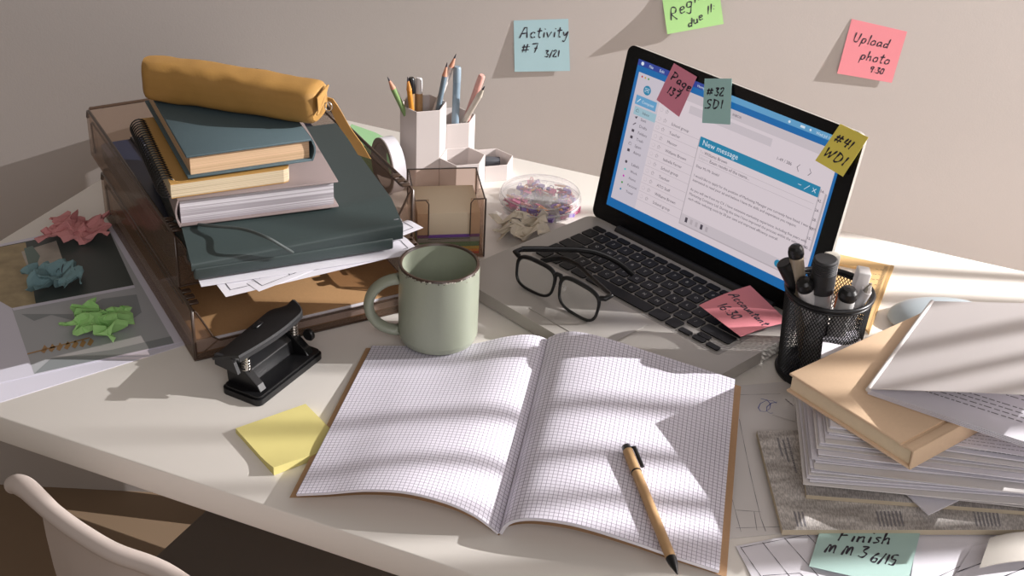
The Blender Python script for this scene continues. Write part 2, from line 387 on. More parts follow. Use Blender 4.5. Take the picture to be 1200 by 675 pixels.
# ================================================================ chair
ch = thing('chair', 'white plastic chair with a curved back rail and white seat coloured dark for shade, pushed up to the desk', 'chair', (-.385, -.15, -.75))
rp = catmull([G(13, 569, -.008), G(20, 567, -.003), G(32, 573, 0), G(48, 588, 0), G(67, 605, 0), G(98, 627, 0), G(135, 648, 0), G(190, 669, 0), V((-.335, -.392, 0)), V((-.25, -.385, 0)), V((-.185, -.345, 0)), V((-.165, -.30, -.01))], 6)
n = len(rp); rad = [.0075+.0012*min(1, max(0, 1-abs(i-10)/12)) if i > 1 else (.0045 if i == 0 else .0068) for i in range(n)]
mb = MB(); mb.tube(rp, rad, 20, sx=1.15); mb.build('back_rail', CHAIRW, ch)
mb = MB()
def shell(u, v):
    t = .22+.60*u; i = t*(n-1); k = int(i); p = rp[k].lerp(rp[min(k+1, n-1)], i-k)
    c = V((-.385, -.20, 0)); q = p.lerp(c, .02+.20*(1-v)**2); q.z = -.012-.29*(1-v); return q
mb.grid(shell, 20, 8, 0, .006); mb.build('back_shell', CHAIRW, ch)
mb = MB(); q0, q1 = G(250, 602, -.3), G(172, 655, -.3)
dv = V((.05, .9987, 0)); rt = V((.9987, -.05, 0)); o = V((-.652, -.20, -.335))
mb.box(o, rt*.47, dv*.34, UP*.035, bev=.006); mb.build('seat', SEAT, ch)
for a, b in ((.05, .03), (.42, .03), (.05, .31), (.42, .31)):
    p = o+rt*a+dv*b; q = V((p.x+(a-.235)*.25, p.y+(b-.17)*.3, -.75)); mb = MB(); mb.tube([q, p+UP*.004], [.010, .015], 12); mb.build('leg', CHAIRW, ch)
# added grass plant out of view, its leaves shade the desk in bands
pt = thing('added_shade_plant', 'tall potted grass added out of view right of the desk to cast shade bands', 'plant', (1.50, .82, -.75))
mb = MB(); mb.lathe([(0, 0), (.11, 0), (.15, .24), (.155, .25), (.14, .25), (.135, .22), (0, .22)], (1.50, .82, -.75), n=40); mb.build('pot', WHITEP, pt)
rg_ = random.Random(4); LEAFM = mat('grass_leaf', (.07, .13, .04), .6); gpv = V((-.48, .88, 0)); gdv = V((.88, .48, 0))
for i in range(18):
    k_ = -1+1.55*i/17; off = k_*.36+rg_.uniform(-.013, .013); dd = rg_.uniform(-.10, .10); top = .935+.03*math.sin(i*2.3)+rg_.uniform(-.02, .02)-.075*max(0, k_-.1); c0 = V((1.50, .82, 0))
    def lf(u, v, off=off, dd=dd, top=top, k_=k_, wl=rg_.uniform(.0045, .0095)):
        sp_ = (1-(1-u)**1.8); p = c0+gpv*(k_*.09+(off-k_*.09)*sp_)+gdv*(dd*sp_); p.z = -.53+(top+.53)*u
        return p+gpv*(v-.5)*2*wl*min(1, (1-u)*14+.02)
    mb = MB(); mb.grid(lf, 1, 1, 0); mb = MB(); mb.grid(lambda a, b: lf(b, a), 2, 24, 0, .0006); mb.build('leaf', LEAFM, pt)
#@@LAPTOP
# ================================================================ laptop
LO = V((-.155779, .29269, .0166)); th = -.405482; LE = V((math.cos(th), math.sin(th), 0)); LN = V((-math.sin(th), math.cos(th), 0)); ti = 1.3777
LU = LN*math.cos(ti)+UP*math.sin(ti); LF = LE.cross(LU)  # lid normal toward the user
def LP(a, b, h=0): return LO+LE*a+LN*b+UP*h
lap = thing('laptop', 'open silver laptop with black keys, an email on its lit screen', 'laptop', LP(0, -.11, -.0166))
def rrect(f, w0, w1, h0, h1, r, n=6):
    P = []
    for cx, cy, a0 in ((w1-r, h1-r, 0), (w0+r, h1-r, 90), (w0+r, h0+r, 180), (w1-r, h0+r, 270)):
        for i in range(n+1):
            a = math.radians(a0+90*i/n); P.append(f(cx+r*math.cos(a), cy+r*math.sin(a)))
    return P
mb = MB(); mb.prism(rrect(lambda a, b: LP(a, b, -.0145), -.1625, .1625, -.227, 0, .012), .0145)
mb.prism(rrect(lambda a, b: LP(a, b, -.0158), -.157, .157, -.222, -.005, .01), .0014)
mb.prism(rrect(lambda a, b: LP(a, b, .0), -.138, .138, -.127, -.017, .004), .00015, m=1)
mb.build('base', [ALU, mat('keyboard_well', (.27, .255, .24), .45, metal=.1)], lap, bevel=.0012)
mb = MB(); mb.prism(rrect(lambda a, b: LP(a, b, .0001), -.0525, .0525, -.2125, -.136, .003), .0006)
mb.build('trackpad', mat('trackpad_metal', (.40, .375, .35), .28, metal=.15), lap, bevel=.0002)
for sx in (-1, 1):
    for q in (0.02, .2):
        mb = MB(); mb.lathe([(.0, 0), (.007, 0), (.007, .002), (0, .002)], LP(sx*.14, -.015-q, -.0165), n=16); mb.build('rubber_foot', BLACK, lap)
mb = MB(); mb.tube([LP(-.115, -.004, -.001), LP(.115, -.004, -.001)], .0065, 14); mb.build('hinge', BLACKM, lap)
rows = [('kkkkkkkkkkkkkk', None, .0095), ("`1234567890-=", .034, .0155), ('QWERTYUIOP[]\\', None, .0155), ("ASDFGHJKL;'", None, .0155), ('ZXCVBNM,./', None, .0155), ('fn', None, .0155)]
WHT = mat('key_legend', (.5, .5, .5), .5)
def key(a0, a1, b0, b1, gl=None):
    mb = MB(); mb.prism(rrect(lambda a, b: LP(a, b, .0004), a0, a1, b0, b1, .0018, 3), .0015)
    if gl: printed(mb, lambda u, v: (LP(u, v, .0019), UP), gl, (a0+a1)/2-.0018, (b0+b1)/2-.0018, .0058, 1, lift=.00012)
    mb.build('key', [KEY, WHT], lap, bevel=.0004)
P_ = .0191; x0 = -.1355; gp = .0031
y = -.0185
for i in range(14): w_ = .271/14; key(x0+i*w_, x0+(i+1)*w_-gp, y-.0085, y)
y = -.0300
def row(specs, y, h=.0158):
    tot = sum(s for s, _ in specs); k = .271/tot; x = x0
    for s_, g_ in specs: key(x, x+s_*k-gp, y-h, y, g_); x += s_*k
row([(1, c) for c in "`1234567890-="]+[(1.5, None)], y); y -= .0190
row([(1.5, None)]+[(1, c) for c in "QWERTYUIOP[]\\"], y); y -= .0190
row([(1.75, None)]+[(1, c) for c in "ASDFGHJKL;'"]+[(1.75, None)], y); y -= .0190
row([(2.25, None)]+[(1, c) for c in "ZXCVBNM,./"]+[(2.25, None)], y); y -= .0190
row([(1, None)]*3+[(1.25, None), (5, None), (1.25, None), (1, None)], y) if False else None
k = .271/14.5; x = x0
for s_ in (1, 1, 1, 1.25, 5, 1.25, 1): key(x, x+s_*k-gp, y-.0158, y); x += s_*k
key(x, x+k-gp, y-.0158, y-.0083); key(x+k, x+2*k-gp, y-.0158, y-.0083); key(x+k, x+2*k-gp, y-.0072, y); key(x+2*k, x+3*k-gp, y-.0158, y-.0083)
# lid
LH = .216
def LD(a, b, h=0): return LO+V((0, 0, -.003))+LE*a+LU*b+LF*h     # a across, b up, h toward user
mb = MB(); mb.prism(rrect(lambda a, b: LD(a, b, -.0055), -.1625, .1625, 0.002, LH, .010), .0055, LF, 0, 1)
mb.build('lid', [ALU, mat('screen_bezel', (.006, .006, .007), .25, spec=.25)], lap, bevel=.0008)
def lidab(px, py, h=.0006):
    d = CF + CR*((px-600)/F) - CU*((py-337.5)/F); o_ = LD(0, 0, h); t = (o_-CAM).dot(LF)/d.dot(LF); p = CAM+d*t-o_
    return p.dot(LE), p.dot(LU)
E_BLUE = emis('screen_blue', srgb(18, 98, 160)); E_LB = emis('screen_pale_blue', srgb(92, 150, 190)); E_WH = emis('screen_white', srgb(206, 194, 200)); E_GR = emis('screen_grey', srgb(190, 180, 186))
E_TEAL = emis('screen_teal', srgb(28, 122, 158)); E_SB = emis('screen_sidebar', srgb(192, 184, 194)); E_DK = emis('screen_text', srgb(70, 64, 74)); E_IND = emis('screen_indigo', srgb(44, 62, 140))
E_HL = emis('screen_highlight', srgb(150, 180, 192)); E_TX = emis('screen_lighttext', srgb(205, 215, 225)); E_RED = emis('screen_red', srgb(180, 50, 50)); E_ORG = emis('screen_orange', srgb(190, 150, 60))
E_GRN = emis('screen_green', srgb(60, 140, 60)); E_MAG = emis('screen_magenta', srgb(190, 30, 170)); E_LN = emis('screen_line', srgb(172, 162, 168)); E_CY = emis('screen_cyan', srgb(70, 190, 190))
SM = [E_BLUE, E_LB, E_WH, E_GR, E_TEAL, E_SB, E_DK, E_IND, E_HL, E_TX, E_RED, E_ORG, E_GRN, E_MAG, E_LN, E_CY]
mb = MB(); sc = lambda h: (lambda a, b: LD(a, b, h))
a0, b1 = lidab(749, 69); a0b, b0 = lidab(710, 239); a1 = -a0
a0 = (a0+a0b)/2; a1 = .1435 if -a0 > .15 else -a0
W_ = a1-a0; Hh = b1-b0
def SQ(u0, u1, v0, v1, m, lay):   # u right 0..1, v down 0..1
    h = .0004+.00004*lay
    mb.add([LD(a0+W_*u0, b1-Hh*v1, h), LD(a0+W_*u1, b1-Hh*v1, h), LD(a0+W_*u1, b1-Hh*v0, h), LD(a0+W_*u0, b1-Hh*v0, h)], [(0, 1, 2, 3)], m)
def SF(lay): return lambda u, v: (LD(a0+W_*u, b1-Hh*v, .0004+.00004*lay), LF)
def ST(t, u, v, h, m=6, lay=6):   # h in fraction of Hh
    hm = h*Hh
    printed(mb, lambda x, y_: (LD(a0+W_*u+x, b1-Hh*v+y_, .0004+.00004*lay), LF), t, 0, 0, hm, m, lift=0)
def uvp(px, py): a, b = lidab(px, py); return (a-a0)/W_, (b1-b)/Hh
SQ(0, 1, 0, 1, 0, 0)
SQ(0, 1, 0, .038, 1, 1); SQ(0, .34, 0, .038, 7, 2)
def dot(u, v, r, m, lay=6, n=14):
    mb.add([LD(a0+W_*u+r*math.cos(2*PI*i/n), b1-Hh*v+r*math.sin(2*PI*i/n), .0004+.00004*lay) for i in range(n)], [tuple(range(n))], m)
dot(.025, .02, .0022, 9); ST('File', .06, .03, .026, 9); ST('Edit', .115, .03, .026, 9); ST('Home', .31, .03, .024, 9)
ST('Wed Jul 10', .87, .03, .024, 9); SQ(.80, .82, .012, .026, 9, 6); dot(.75, .02, .0015, 9); dot(.845, .02, .0013, 9)
SQ(.016, .988, .078, .94, 2, 2); SQ(.016, .988, .078, .135, 3, 3); SQ(.016, .15, .078, .94, 5, 4)
for i, c in enumerate((10, 11, 12)): dot(.037+.017*i, .1, .0012, c)
dot(.077, .173, .0056, 4)
for q in ([(-.003, -.0022), (0, .0008), (.003, -.0022)], [(-.003, .0024), (0, -.0005), (.003, .0024)], [(-.003, -.0022), (-.003, .0024), (.003, .0024), (.003, -.0022), (-.003, -.0022)]):
    mb.ribbon(lambda u, v: (LD(a0+W_*.077+u, b1-Hh*.173+v, .0007), LF), q, .0005, 9, 0)
SQ(.03, .139, .222, .283, 1, 6); mb.ribbon(SF(8), [(.04, .268), (.055, .24)], .0012, 9, 0); ST('Compose', .063, .262, .026, 9, 7)
SQ(.034, .15, .295, .35, 8, 6)
for i, t in enumerate(('Inbox', 'Sent', 'Drafts', 'Folders', 'Trash', 'Spam', 'Alerts')):
    v = .322+.0445*i; q = (.045, v)
    if i == 1: mb.add([LD(a0+W_*(.045+a_), b1-Hh*(v+b_), .0007) for a_, b_ in ((0, -.003), (.016, -.012), (.01, .008))], [(2, 1, 0)], 6)
    elif i == 2: mb.ribbon(SF(8), [(.045, v+.008), (.058, v-.012)], .0012, 6, 0)
    elif i in (0, 5): mb.ribbon(SF(8), [(.045, v+.006), (.045, v-.004), (.052, v-.013), (.059, v-.004), (.059, v+.006), (.045, v+.006)], .0006, 6, 0)
    else: SQ(.045, .058, v-.010, v+.008, 6, 7)
    ST(t, .078, v+.008, .026, 6, 7)
ST('Labels', .082, .678, .027); dot(.053, .667, .0018, 6)
for i, (t, c) in enumerate((('Work', 15), ('Home', 13), ('Personal', 12), ('Travel', 4))): dot(.056, .718+.046*i, .0013, c, 8); ST(t, .085, .725+.046*i, .024, 6, 8)
SQ(.30, .70, .155, .205, 3, 5); ST('INBOX', .50, .115, .022)
for i, t in enumerate(('School group', 'Teacher', 'Mentor', 'Williams Brown', 'Isabella Ferrer', 'School group', 'Teacher', 'ATO Staff', 'Williams Brown', 'School group')):
    v = .318+.059*i; SQ(.15, .975, v+.020, v+.0222, 14, 5); ST(t, .231, v+.004, .027)
for i in range(11):
    v = .252+.059*i; mb.ribbon(SF(6), [(.168+.009*math.cos(a_*PI/3), v+.0125*math.sin(a_*PI/3)) for a_ in range(7)], .0004, 14, 0)
    mb.ribbon(SF(6), [(.197+(.009 if a_ % 2 == 0 else .0042)*math.sin(a_*PI/5), v+(.0135 if a_ % 2 == 0 else .006)*-math.cos(a_*PI/5)) for a_ in range(11)], .0004, 6, 0)
for i, t in enumerate(('14', '42', '24', '28', '47', '15', '40')): ST(t, .952, .342+.059*i, .024)
ST('1-49 / 386', .737, .262, .027); mb.ribbon(SF(6), [(.842, .235), (.832, .257), (.842, .279)], .0007, 6, 0); mb.ribbon(SF(6), [(.885, .235), (.895, .257), (.885, .279)], .0007, 6, 0)
SQ(.975, .983, .34, .70, 14, 6)
cu0, cu1, cv0, cv1 = .383, .950, .312, .89
SQ(cu0-.004, cu1+.004, cv0+.01, cv1+.008, 14, 6); SQ(cu0, cu1, cv0, cv1, 2, 8); SQ(cu0, cu1, cv0, cv0+.066, 4, 9); SQ(cu0, cu1, cv1-.065, cv1, 3, 9)
ST('New message', cu0+.015, cv0+.048, .05, 9, 10)
mb.ribbon(SF(10), [(cu1-.095, cv0+.036), (cu1-.08, cv0+.036)], .0007, 9, 0); mb.ribbon(SF(10), [(cu1-.065, cv0+.052), (cu1-.045, cv0+.018)], .0007, 9, 0)
mb.ribbon(SF(10), [(cu1-.03, cv0+.047), (cu1-.015, cv0+.022)], .0008, 9, 0); mb.ribbon(SF(10), [(cu1-.03, cv0+.022), (cu1-.015, cv0+.047)], .0008, 9, 0)
ST('To:', cu0+.012, cv0+.100, .026, 14, 10); ST('Williams Brown', cu0+.035, cv0+.100, .028, 6, 10); ST('Subject:', cu0+.012, cv0+.137, .026, 14, 10); ST('Exam results of the teams...', cu0+.068, cv0+.137, .028, 6, 10)
SQ(cu0+.01, cu1-.01, cv0+.110, cv0+.112, 14, 10); SQ(cu0+.01, cu1-.01, cv0+.148, cv0+.150, 14, 10)
for i, t in enumerate(('Dear Ms Mr Smith!', '', 'I would like to apply for the position of Marketing Manager you currently have listed. I was most', 'interested to read your ad and believe I have the skills and experience you require.', '',
    'As you will see from my CV, I have extensive marketing experience, including five years with', 'Marketing Company Ltd. During this time I have improved the process within the sales teams,', 'each while reducing costs by 20 per cent and improved efficiency overall.')):
    if t: ST(t, cu0+.012, cv0+.195+.031*i, .0238, 6, 10)
for i in range(5): SQ(cu0+.022+.026*i, cu0+.034+.026*i, cv1-.050, cv1-.018, 6 if i in (0, 3) else 14, 10)
dot(.862, .857, .0042, 4, 12)
mb.build('display', SM, lap)

# ---------------------------------------------------------------- sticky notes
def note(name, label, cat, c, matn, lines, curl, nrm, group=None, pos=None, asp=1.0, wd=.0021, parent=None):
    """c: TL TR BR BL corners ; nrm = direction toward the reader; curl(u,v) extra offset along nrm"""
    tl, tr, br, bl = [V(x) for x in c]
    def f(u, v): return bl*(1-u)*(1-v)+br*u*(1-v)+tr*u*v+tl*(1-u)*v+nrm*(curl(u, v)+.0004)
    mb = MB(); fn = withn(f)
    if fn(.5, .5)[1].dot(nrm) < 0: raise Exception('flip '+label)
    mb.grid(f, 14, 14, 0, .0002)
    for (t, u, v, s_, *rs) in lines: hand(mb, fn, t, u, v, s_, asp, wd, 1, rise=rs[0] if rs else 0)
    o = mb.build(name, [matn, INK], parent); tag(o, label, cat, group); return o
TW = -H
c = [Wp(602, 24), Wp(666, 22), Wp(668, 83, .003), Wp(603, 84, .004)]
note('sticky_note', 'pale blue sticky note on the wall reading Activity #7 3/21', 'sticky note', c, BLUEN, [('Activity', .10, .66, .22), ('#7', .13, .37, .2), ('3/21', .55, .28, .15)], lambda u, v: 0, TW)
bl, br = Wp(782, 40, .015), Wp(848, 28, .012); r_ = (br-bl); up_ = (r_.cross(V(TW))*-1).normalized()*.077
if up_.z < 0: up_ = -up_
tl = bl+up_; tr = br+up_; tl -= TW*((tl-(CAM+H*DW)).dot(TW)); tr -= TW*((tr-(CAM+H*DW)).dot(TW))
note('sticky_note', 'light green sticky note curling off the wall above the others, reading due 11', 'sticky note', [tl, tr, br, bl], GREENN, [('Registr', .08, .22, .24, .5), ('due 11:', .38, .05, .17, .45)], lambda u, v: -.006*math.sin(v*PI)*.6, TW)
c = [Wp(998, 22), Wp(1063, 37), Wp(1045, 97, .003), Wp(981, 86, .0045)]
note('sticky_note', 'bright pink sticky note on the wall reading Upload photo 9:30', 'sticky note', c, PINKN, [('Upload', .12, .62, .2), ('photo', .32, .33, .2), ('9:30', .55, .13, .13)], lambda u, v: 0, TW)
def lid_note(label, px, m_, lines, h=.0012, lift=(.0, .0, .004, .006), **k):
    c = []
    for (x, y_), l_ in zip(px, lift):
        a, b = lidab(x, y_, .0014+l_); c.append(LD(a, b, .0014+l_))
    return note('sticky_note', label, 'sticky note', c, m_, lines, lambda u, v: 0, LF, **k)
lid_note('dark rose sticky note stuck aslant on the laptop bezel, reading Page 137', [(790, 74), (817, 90), (796, 137), (769.5, 117)], PINKD, [('Page', .12, .62, .24), ('137', .22, .30, .22)], asp=1.5)
lid_note('teal sticky note on the laptop bezel reading #32 SDI', [(826, 92), (858, 92), (856, 146), (823, 144)], TEALN, [('#32', .10, .62, .2), ('SDI', .10, .34, .22)], asp=1.6)
lid_note('yellow sticky note on the corner of the laptop lid reading #41 WDI', [(985, 145), (1018, 161), (988, 207), (955.5, 188)], YELN, [('#41', .12, .58, .24), ('WDI', .10, .20, .26)], asp=1.4, lift=(0, .002, .004, .006))
# pink note on the keyboard
c = [G(862, 334, .034), G(923, 374, .028), G(869, 396, .023), G(819, 358, .024)]
c = [G(879, 335, .034), G(924, 378, .027), G(868, 395, .0235), G(819, 358, .026)]
note('sticky_note', 'pink sticky note lying over the laptop keys, reading Accountant 16:30', 'sticky note', c, PINKN, [('Accountant', .05, .52, .165, -.02), ('16:30', .18, .20, .2)], lambda u, v: .002*math.sin(v*3), UP, asp=.95)
c = [G(966, 606, .0045), G(1083, 606, .0045), G(1062, 690, .0045), G(948, 664, .0045)]
note('sticky_note', 'mint sticky note on the drawings in front of the newspapers, reading Finish MM3 6/15', 'sticky note', c, MINTN, [('Finish', .20, .53, .22, .03), ('MM3', .10, .29, .21, .03), ('6/15', .58, .26, .17, .0)], lambda u, v: .0015*v, UP, asp=.85)
#@@LEFT
# ================================================================ yellow pad
A = G(276, 502, .0055); d1 = V((.86, -.51, 0)); d2 = V((.51, .86, 0))
def padf(u, v): return A+d1*.076*u+d2*.074*v+UP*(.004*max(0, u-.6)**2*6*(1-v))
mb = MB(); mb.grid(padf, 12, 12, 0, .0, smooth=True)
vs = []
for i in range(12):
    for (a, b) in (((i/12, 0), ((i+1)/12, 0)), ((1, i/12), (1, (i+1)/12)), ((1-i/12, 1), (1-(i+1)/12, 1)), ((0, 1-i/12), (0, 1-(i+1)/12))):
        p, q = padf(*a), padf(*b); mb.add([V((p.x, p.y, .0003)), V((q.x, q.y, .0003)), q, p], [(0, 1, 2, 3)], 0)
mb.add([V((p.x, p.y, .0003)) for p in (padf(0, 0), padf(0, 1), padf(1, 1), padf(1, 0))], [(0, 1, 2, 3)], 0)
tag(mb.build('sticky_note_pad', PALEY), 'thick pad of pale yellow sticky notes beside the open notebook', 'note pad')
# ================================================================ mug
MC = V((-.3558, .0355, .0074)); MR = .0412; MH = .090
mug = thing('mug', 'sage green mug with a speckled dark brown rim, beside the glasses', 'mug', MC)
pr = [(0, .001), (MR-.006, 0), (MR-.002, .003), (MR, .009), (MR, .03), (MR, .06), (MR, MH-.002), (MR-.001, MH), (MR-.0028, MH), (MR-.0038, MH-.002), (MR-.004, .06), (MR-.0045, .012), (MR-.010, .006), (0, .005)]
mb = MB(); mb.lathe(pr, MC, n=72, mf=[0]*6+[1, 1, 1]+[0]*4); mb.build('body', [SAGE, BROWN], mug)
mb = MB()
for i in range(150):
    a = R.uniform(0, 2*PI); wt = i % 2; z = MH-(.0012 if wt else .001)-abs(R.gauss(0, .0005 if wt else .0018)); p = MC+V((math.cos(a)*(MR+.0002+.0001*wt), math.sin(a)*(MR+.0002+.0001*wt), z)); s_ = R.uniform(.0004, .0009)
    t = V((-math.sin(a), math.cos(a), 0)); mb.add([p+t*s_*math.cos(k*PI/3)+UP*s_*math.sin(k*PI/3) for k in range(6)], [tuple(range(6))], wt)
mb.build('rim_speckles', [BROWN, CERW], mug)
hd = (G(440, 352, .05)-MC); hd = V((-.87, -.49, 0)); HP = []
for t in [i/22 for i in range(23)]:
    a = math.radians(100-t*200) ; HP.append(MC+hd*(MR-.001+.0315*math.cos(a))+UP*(.0405+.0305*math.sin(a)))
HP[0] = MC+hd*(MR-.002)+UP*.0715; HP[-1] = MC+hd*(MR-.002)+UP*.0105
mb = MB(); mb.tube(HP, [.0075]+[.0062]*21+[.0075], 14, sx=1.25, sy=.85); mb.build('handle', SAGE, mug)
# ================================================================ hole punch
PO = G(258, 462, 0); pa = V((.10, .995, 0)); pb = V((.995, -.10, 0))   # a along, b across (toward the paper slot)
def PP(a, b, z): return PO+V((.001, .004, 0))+pa*a+pb*b+UP*z
pu = thing('hole_punch', 'black metal two-hole punch standing on the bare desk', 'hole punch', PP(.045, .022, 0))
mb = MB(); mb.prism(rrect(lambda a, b: PP(a, b, .0), -.002, .103, -.001, .046, .006), .007); mb.prism(rrect(lambda a, b: PP(a, b, .007), .0, .101, .001, .044, .005), .003); mb.build('base', [BLACK], pu, bevel=.001)
for a in (.008, .084):
    mb = MB(); pl = [PP(a, -.0, .009), PP(a, .040, .009), PP(a, .036, .016), PP(a, .012, .034), PP(a, .006, .040), PP(a, -.004, .040), PP(a, -.006, .030), PP(a, -.001, .022)]
    mb.prism(pl, .009, pa); mb.build('bracket', BLACK, pu, bevel=.0008)
for a in (.0125, .0885):
    mb = MB(); mb.tube([PP(a, .020, .010), PP(a, .020, .046)], .0022, 10)
    pts = [PP(a, .020, .026+.018*i/60)+V((math.cos(i*.6)*.0042, math.sin(i*.6)*.0042, 0)) for i in range(46)]
    mb.tube(pts, .0006, 6); mb.build('punch_pin', CHROME, pu)
mb = MB(); mb.tube([PP(.004, -.001, .034), PP(.097, -.001, .034)], .0028, 12); mb.build('hinge_pin', CHROME, pu)
mb = MB(); mb.prism([PP(.018, -.001, .010), PP(.018, .024, .010), PP(.018, .022, .024), PP(.018, .010, .032), PP(.018, -.001, .032)], .064, pa); mb.build('housing', BLACK, pu, bevel=.001)
def lev(u, v):
    a = -.001+u*.104; w0 = -.009; w1 = .024+.010*math.sin(min(1, u*1.0)*PI*.75)
    if u > .82: k_ = (u-.82)/.18; w1 -= .016*k_*k_*1.2; w0 += .012*k_*k_
    b = lerp(w0, w1, v); z = .037+.012*v+.009*u-.002*(1-v)**2; return PP(a, b, z)
mb = MB(); mb.grid(lev, 22, 8, 0, .0028)
mb.grid(lambda u, v: lev(u, 1)-UP*.0045*(1-v)+pb*.0003, 22, 1, 0, .001)
for uu in (.04,): mb.prism([PP(.0, -.008, .030), PP(.0, .020, .028), lev(.0, .72)-UP*.001, PP(.0, -.008, .042)], .004, pa)
mb.build('lever', BLACKM, pu)
mb = MB(); mb.box(lev(.52, .12)+UP*.0003, pa*.012, pb*.006, UP*.006, bev=.001); mb.build('lock_tab', BLACK, pu)
mb = MB(); mb.lathe([(0, 0), (.0055, 0), (.0065, .0015), (.0065, .004), (0, .005)], PP(.0925, .034, .028), pa, 20); mb.build('knob', BLACK, pu)
# ================================================================ letter trays
TO = V((-.5585, -.108, 0)); t1 = V((.615, .788, 0)).normalized(); t2 = V((-.788, .615, 0)).normalized()
def TP(a, b, z): return TO+t1*a+t2*b+UP*z
def tray(label, z0, off, ht, wd_=.262, dp=.345):
    t = thing('letter_tray', label, 'letter tray', TP(wd_/2, off+dp/2, z0), 'stacked smoked letter trays')
    P = lambda a, b, z: TP(a, b+off, z+z0); k = .0028
    mb = MB(); mb.box(P(0, 0, 0), t1*wd_, t2*dp, UP*.0025); mb.build('tray_floor', SMOKE, t)
    for s_, a in ((0, 0), (1, wd_-k)):
        prof = [(.0, .0025), (dp-.0, .0025), (dp, ht-.012), (dp-.004, ht-.003), (dp-.012, ht), (.012, ht), (.0, ht-.002)]
        mb = MB(); mb.prism([P(a, b, z) for b, z in prof], k, t1)
        ed = [P(a+k/2, b, z) for b, z in prof[2:]]+[P(a+k/2, 0.0005, .002)]
        mb.tube(ed, .0019, 8, 1)
        inn = [P(a+k/2, b, z) for b, z in ((dp-.02, .01), (dp-.016, ht-.014), (dp-.022, ht-.010), (.03, ht-.010))]
        mb.tube(inn, .0012, 6, 1)
        mb.build('side_wall', [SMOKE, SMOKEE], t)
    # back wall
    mb = MB(); mb.box(P(k, dp-k, .0025), t1*(wd_-2*k), t2*k, UP*(ht-.004)); mb.tube([P(.004, dp-.0015, ht-.001), P(wd_-.004, dp-.0015, ht-.001)], .0019, 8, 1); mb.build('back_wall', [SMOKE, SMOKEE], t)
    # front lip with U cut-out
    pr_ = [(k, .0025), (wd_-k, .0025), (wd_-k, ht-.004), (wd_-.016, ht-.012), (wd_-.021, .024), (wd_-.027, .019), (.027, .019), (.021, .024), (.013, ht-.012), (k, ht-.004)]
    pr_ = [(k, .0025), (wd_-k, .0025), (wd_-k, ht-.002), (wd_-.006, ht-.006), (wd_-.021, .024), (wd_-.027, .019), (.027, .019), (.021, .024), (.006, ht-.006), (k, ht-.002)]
    mb = MB()
    # split in convex pieces
    for idx in ((0, 1, 5, 6), (0, 6, 7, 8, 9), (1, 2, 3, 4, 5)): mb.prism([P(pr_[i][0], 0, pr_[i][1]) for i in idx], k, t2)
    mb.tube([P(pr_[i][0], -.0003, pr_[i][1]) for i in (2, 3, 4, 5, 6, 7, 8, 9)], .0011, 6, 1); mb.tube([P(k, 0, .0014), P(wd_-k, 0, .0014)], .0012, 6, 1)
    mb.build('front_lip', [SMOKE, SMOKEE], t)
    for a in (.0, wd_-.012):
        mb = MB()
        for i in range(3): mb.box(P(a+.001, .006+.012*i, ht), t1*.010, t2*.007, UP*.0025, 0, .0008)
        mb.build('stacking_lug', SMOKEE, t)
    return t
tray('smoked brown letter tray, lower one, standing on the desk', 0, 0, .062)
tray('smoked brown letter tray, upper one, holding the dark folders', .0646, .04, .060)
UT = .0671
# lower tray: kraft notebook
mb = MB(); mb.box(TP(.006, .008, .0045), t1*.24, t2*.31, UP*.014, 0); mb.build_ = None
kb = thing('kraft_notebook', 'large brown kraft notebook lying in the lower letter tray', 'notebook', TP(.13, .16, .003))
mb.build('page_block', mat('white_page_edges', (.72, .70, .74), .8, noise_=.1, nscale=400), kb)
mb = MB(); mb.box(TP(.006, .008, .0186), t1*.242, t2*.312, UP*.0014, 0, .0005); mb.box(TP(.006, .008, .003), t1*.242, t2*.312, UP*.0014, 0, .0005); mb.build('cover', KRAFT, kb)
# navy folder
nf = thing('document_folder', 'navy blue folder lying flat in the upper letter tray, under the dark green one', 'folder', TP(.13, .2, UT))
mb = MB(); mb.prism(rrect(lambda a, b: TP(a, b, UT+.0042), .006, .254, .090, .360, .008), .0165); mb.build('cover', NAVY, nf, bevel=.001)
mb = MB(); mb.tube([TP(.044, .089, UT+.0212), TP(.044, .361, UT+.0212)], .0018, 8); mb.build('elastic_band', BLACKM, nf)
mb = MB(); words(mb, lambda u, v: (TP(.052+.03*u, .335+.0+v*.01, UT+.0209), UP), 0, 1, 0, .2, 0); mb.build('small_print', mat('silver_print', (.35, .35, .4), .5), nf)
# sheets under the green folder
def formsheet(label, cs, lines, z=None, m_=PAPER, group=None, name='calendar_sheet', cat='paper sheet', nums=(), t=.00025):
    z = z or (lambda u, v: -.0200*min(1, max(0, (v-.12)/.18))**1.0)
    f = bil(cs, z); fn = withn(f); mb = MB(); mb.grid(f, 10, 30, 0, t)
    for pl in lines: mb.ribbon(fn, pl, .0009, 1)
    for (s_, u, v, h) in nums: printed(mb, lambda a, b: fn(a, b), s_, u, v, h, 1, lift=.0003)
    return tag(mb.build(name, [m_, INK]), label, cat, group)
def rot(o, ang, w_, d_, z):   # rect in tray coordinates
    c_, s_ = math.cos(ang), math.sin(ang); P = []
    for a, b in ((0, 0), (w_, 0), (w_, d_), (0, d_)): P.append(TP(o[0]+a*c_-b*s_, o[1]+a*s_+b*c_, z))
    return P
ZS = .0895
lin = [[(.04, .035), (.96, .035)], [(.04, .12), (.96, .12)]]+[[(x_, .035), (x_, .12)] for x_ in (.04, .2, .36, .52, .66, .72, .88, .96)]
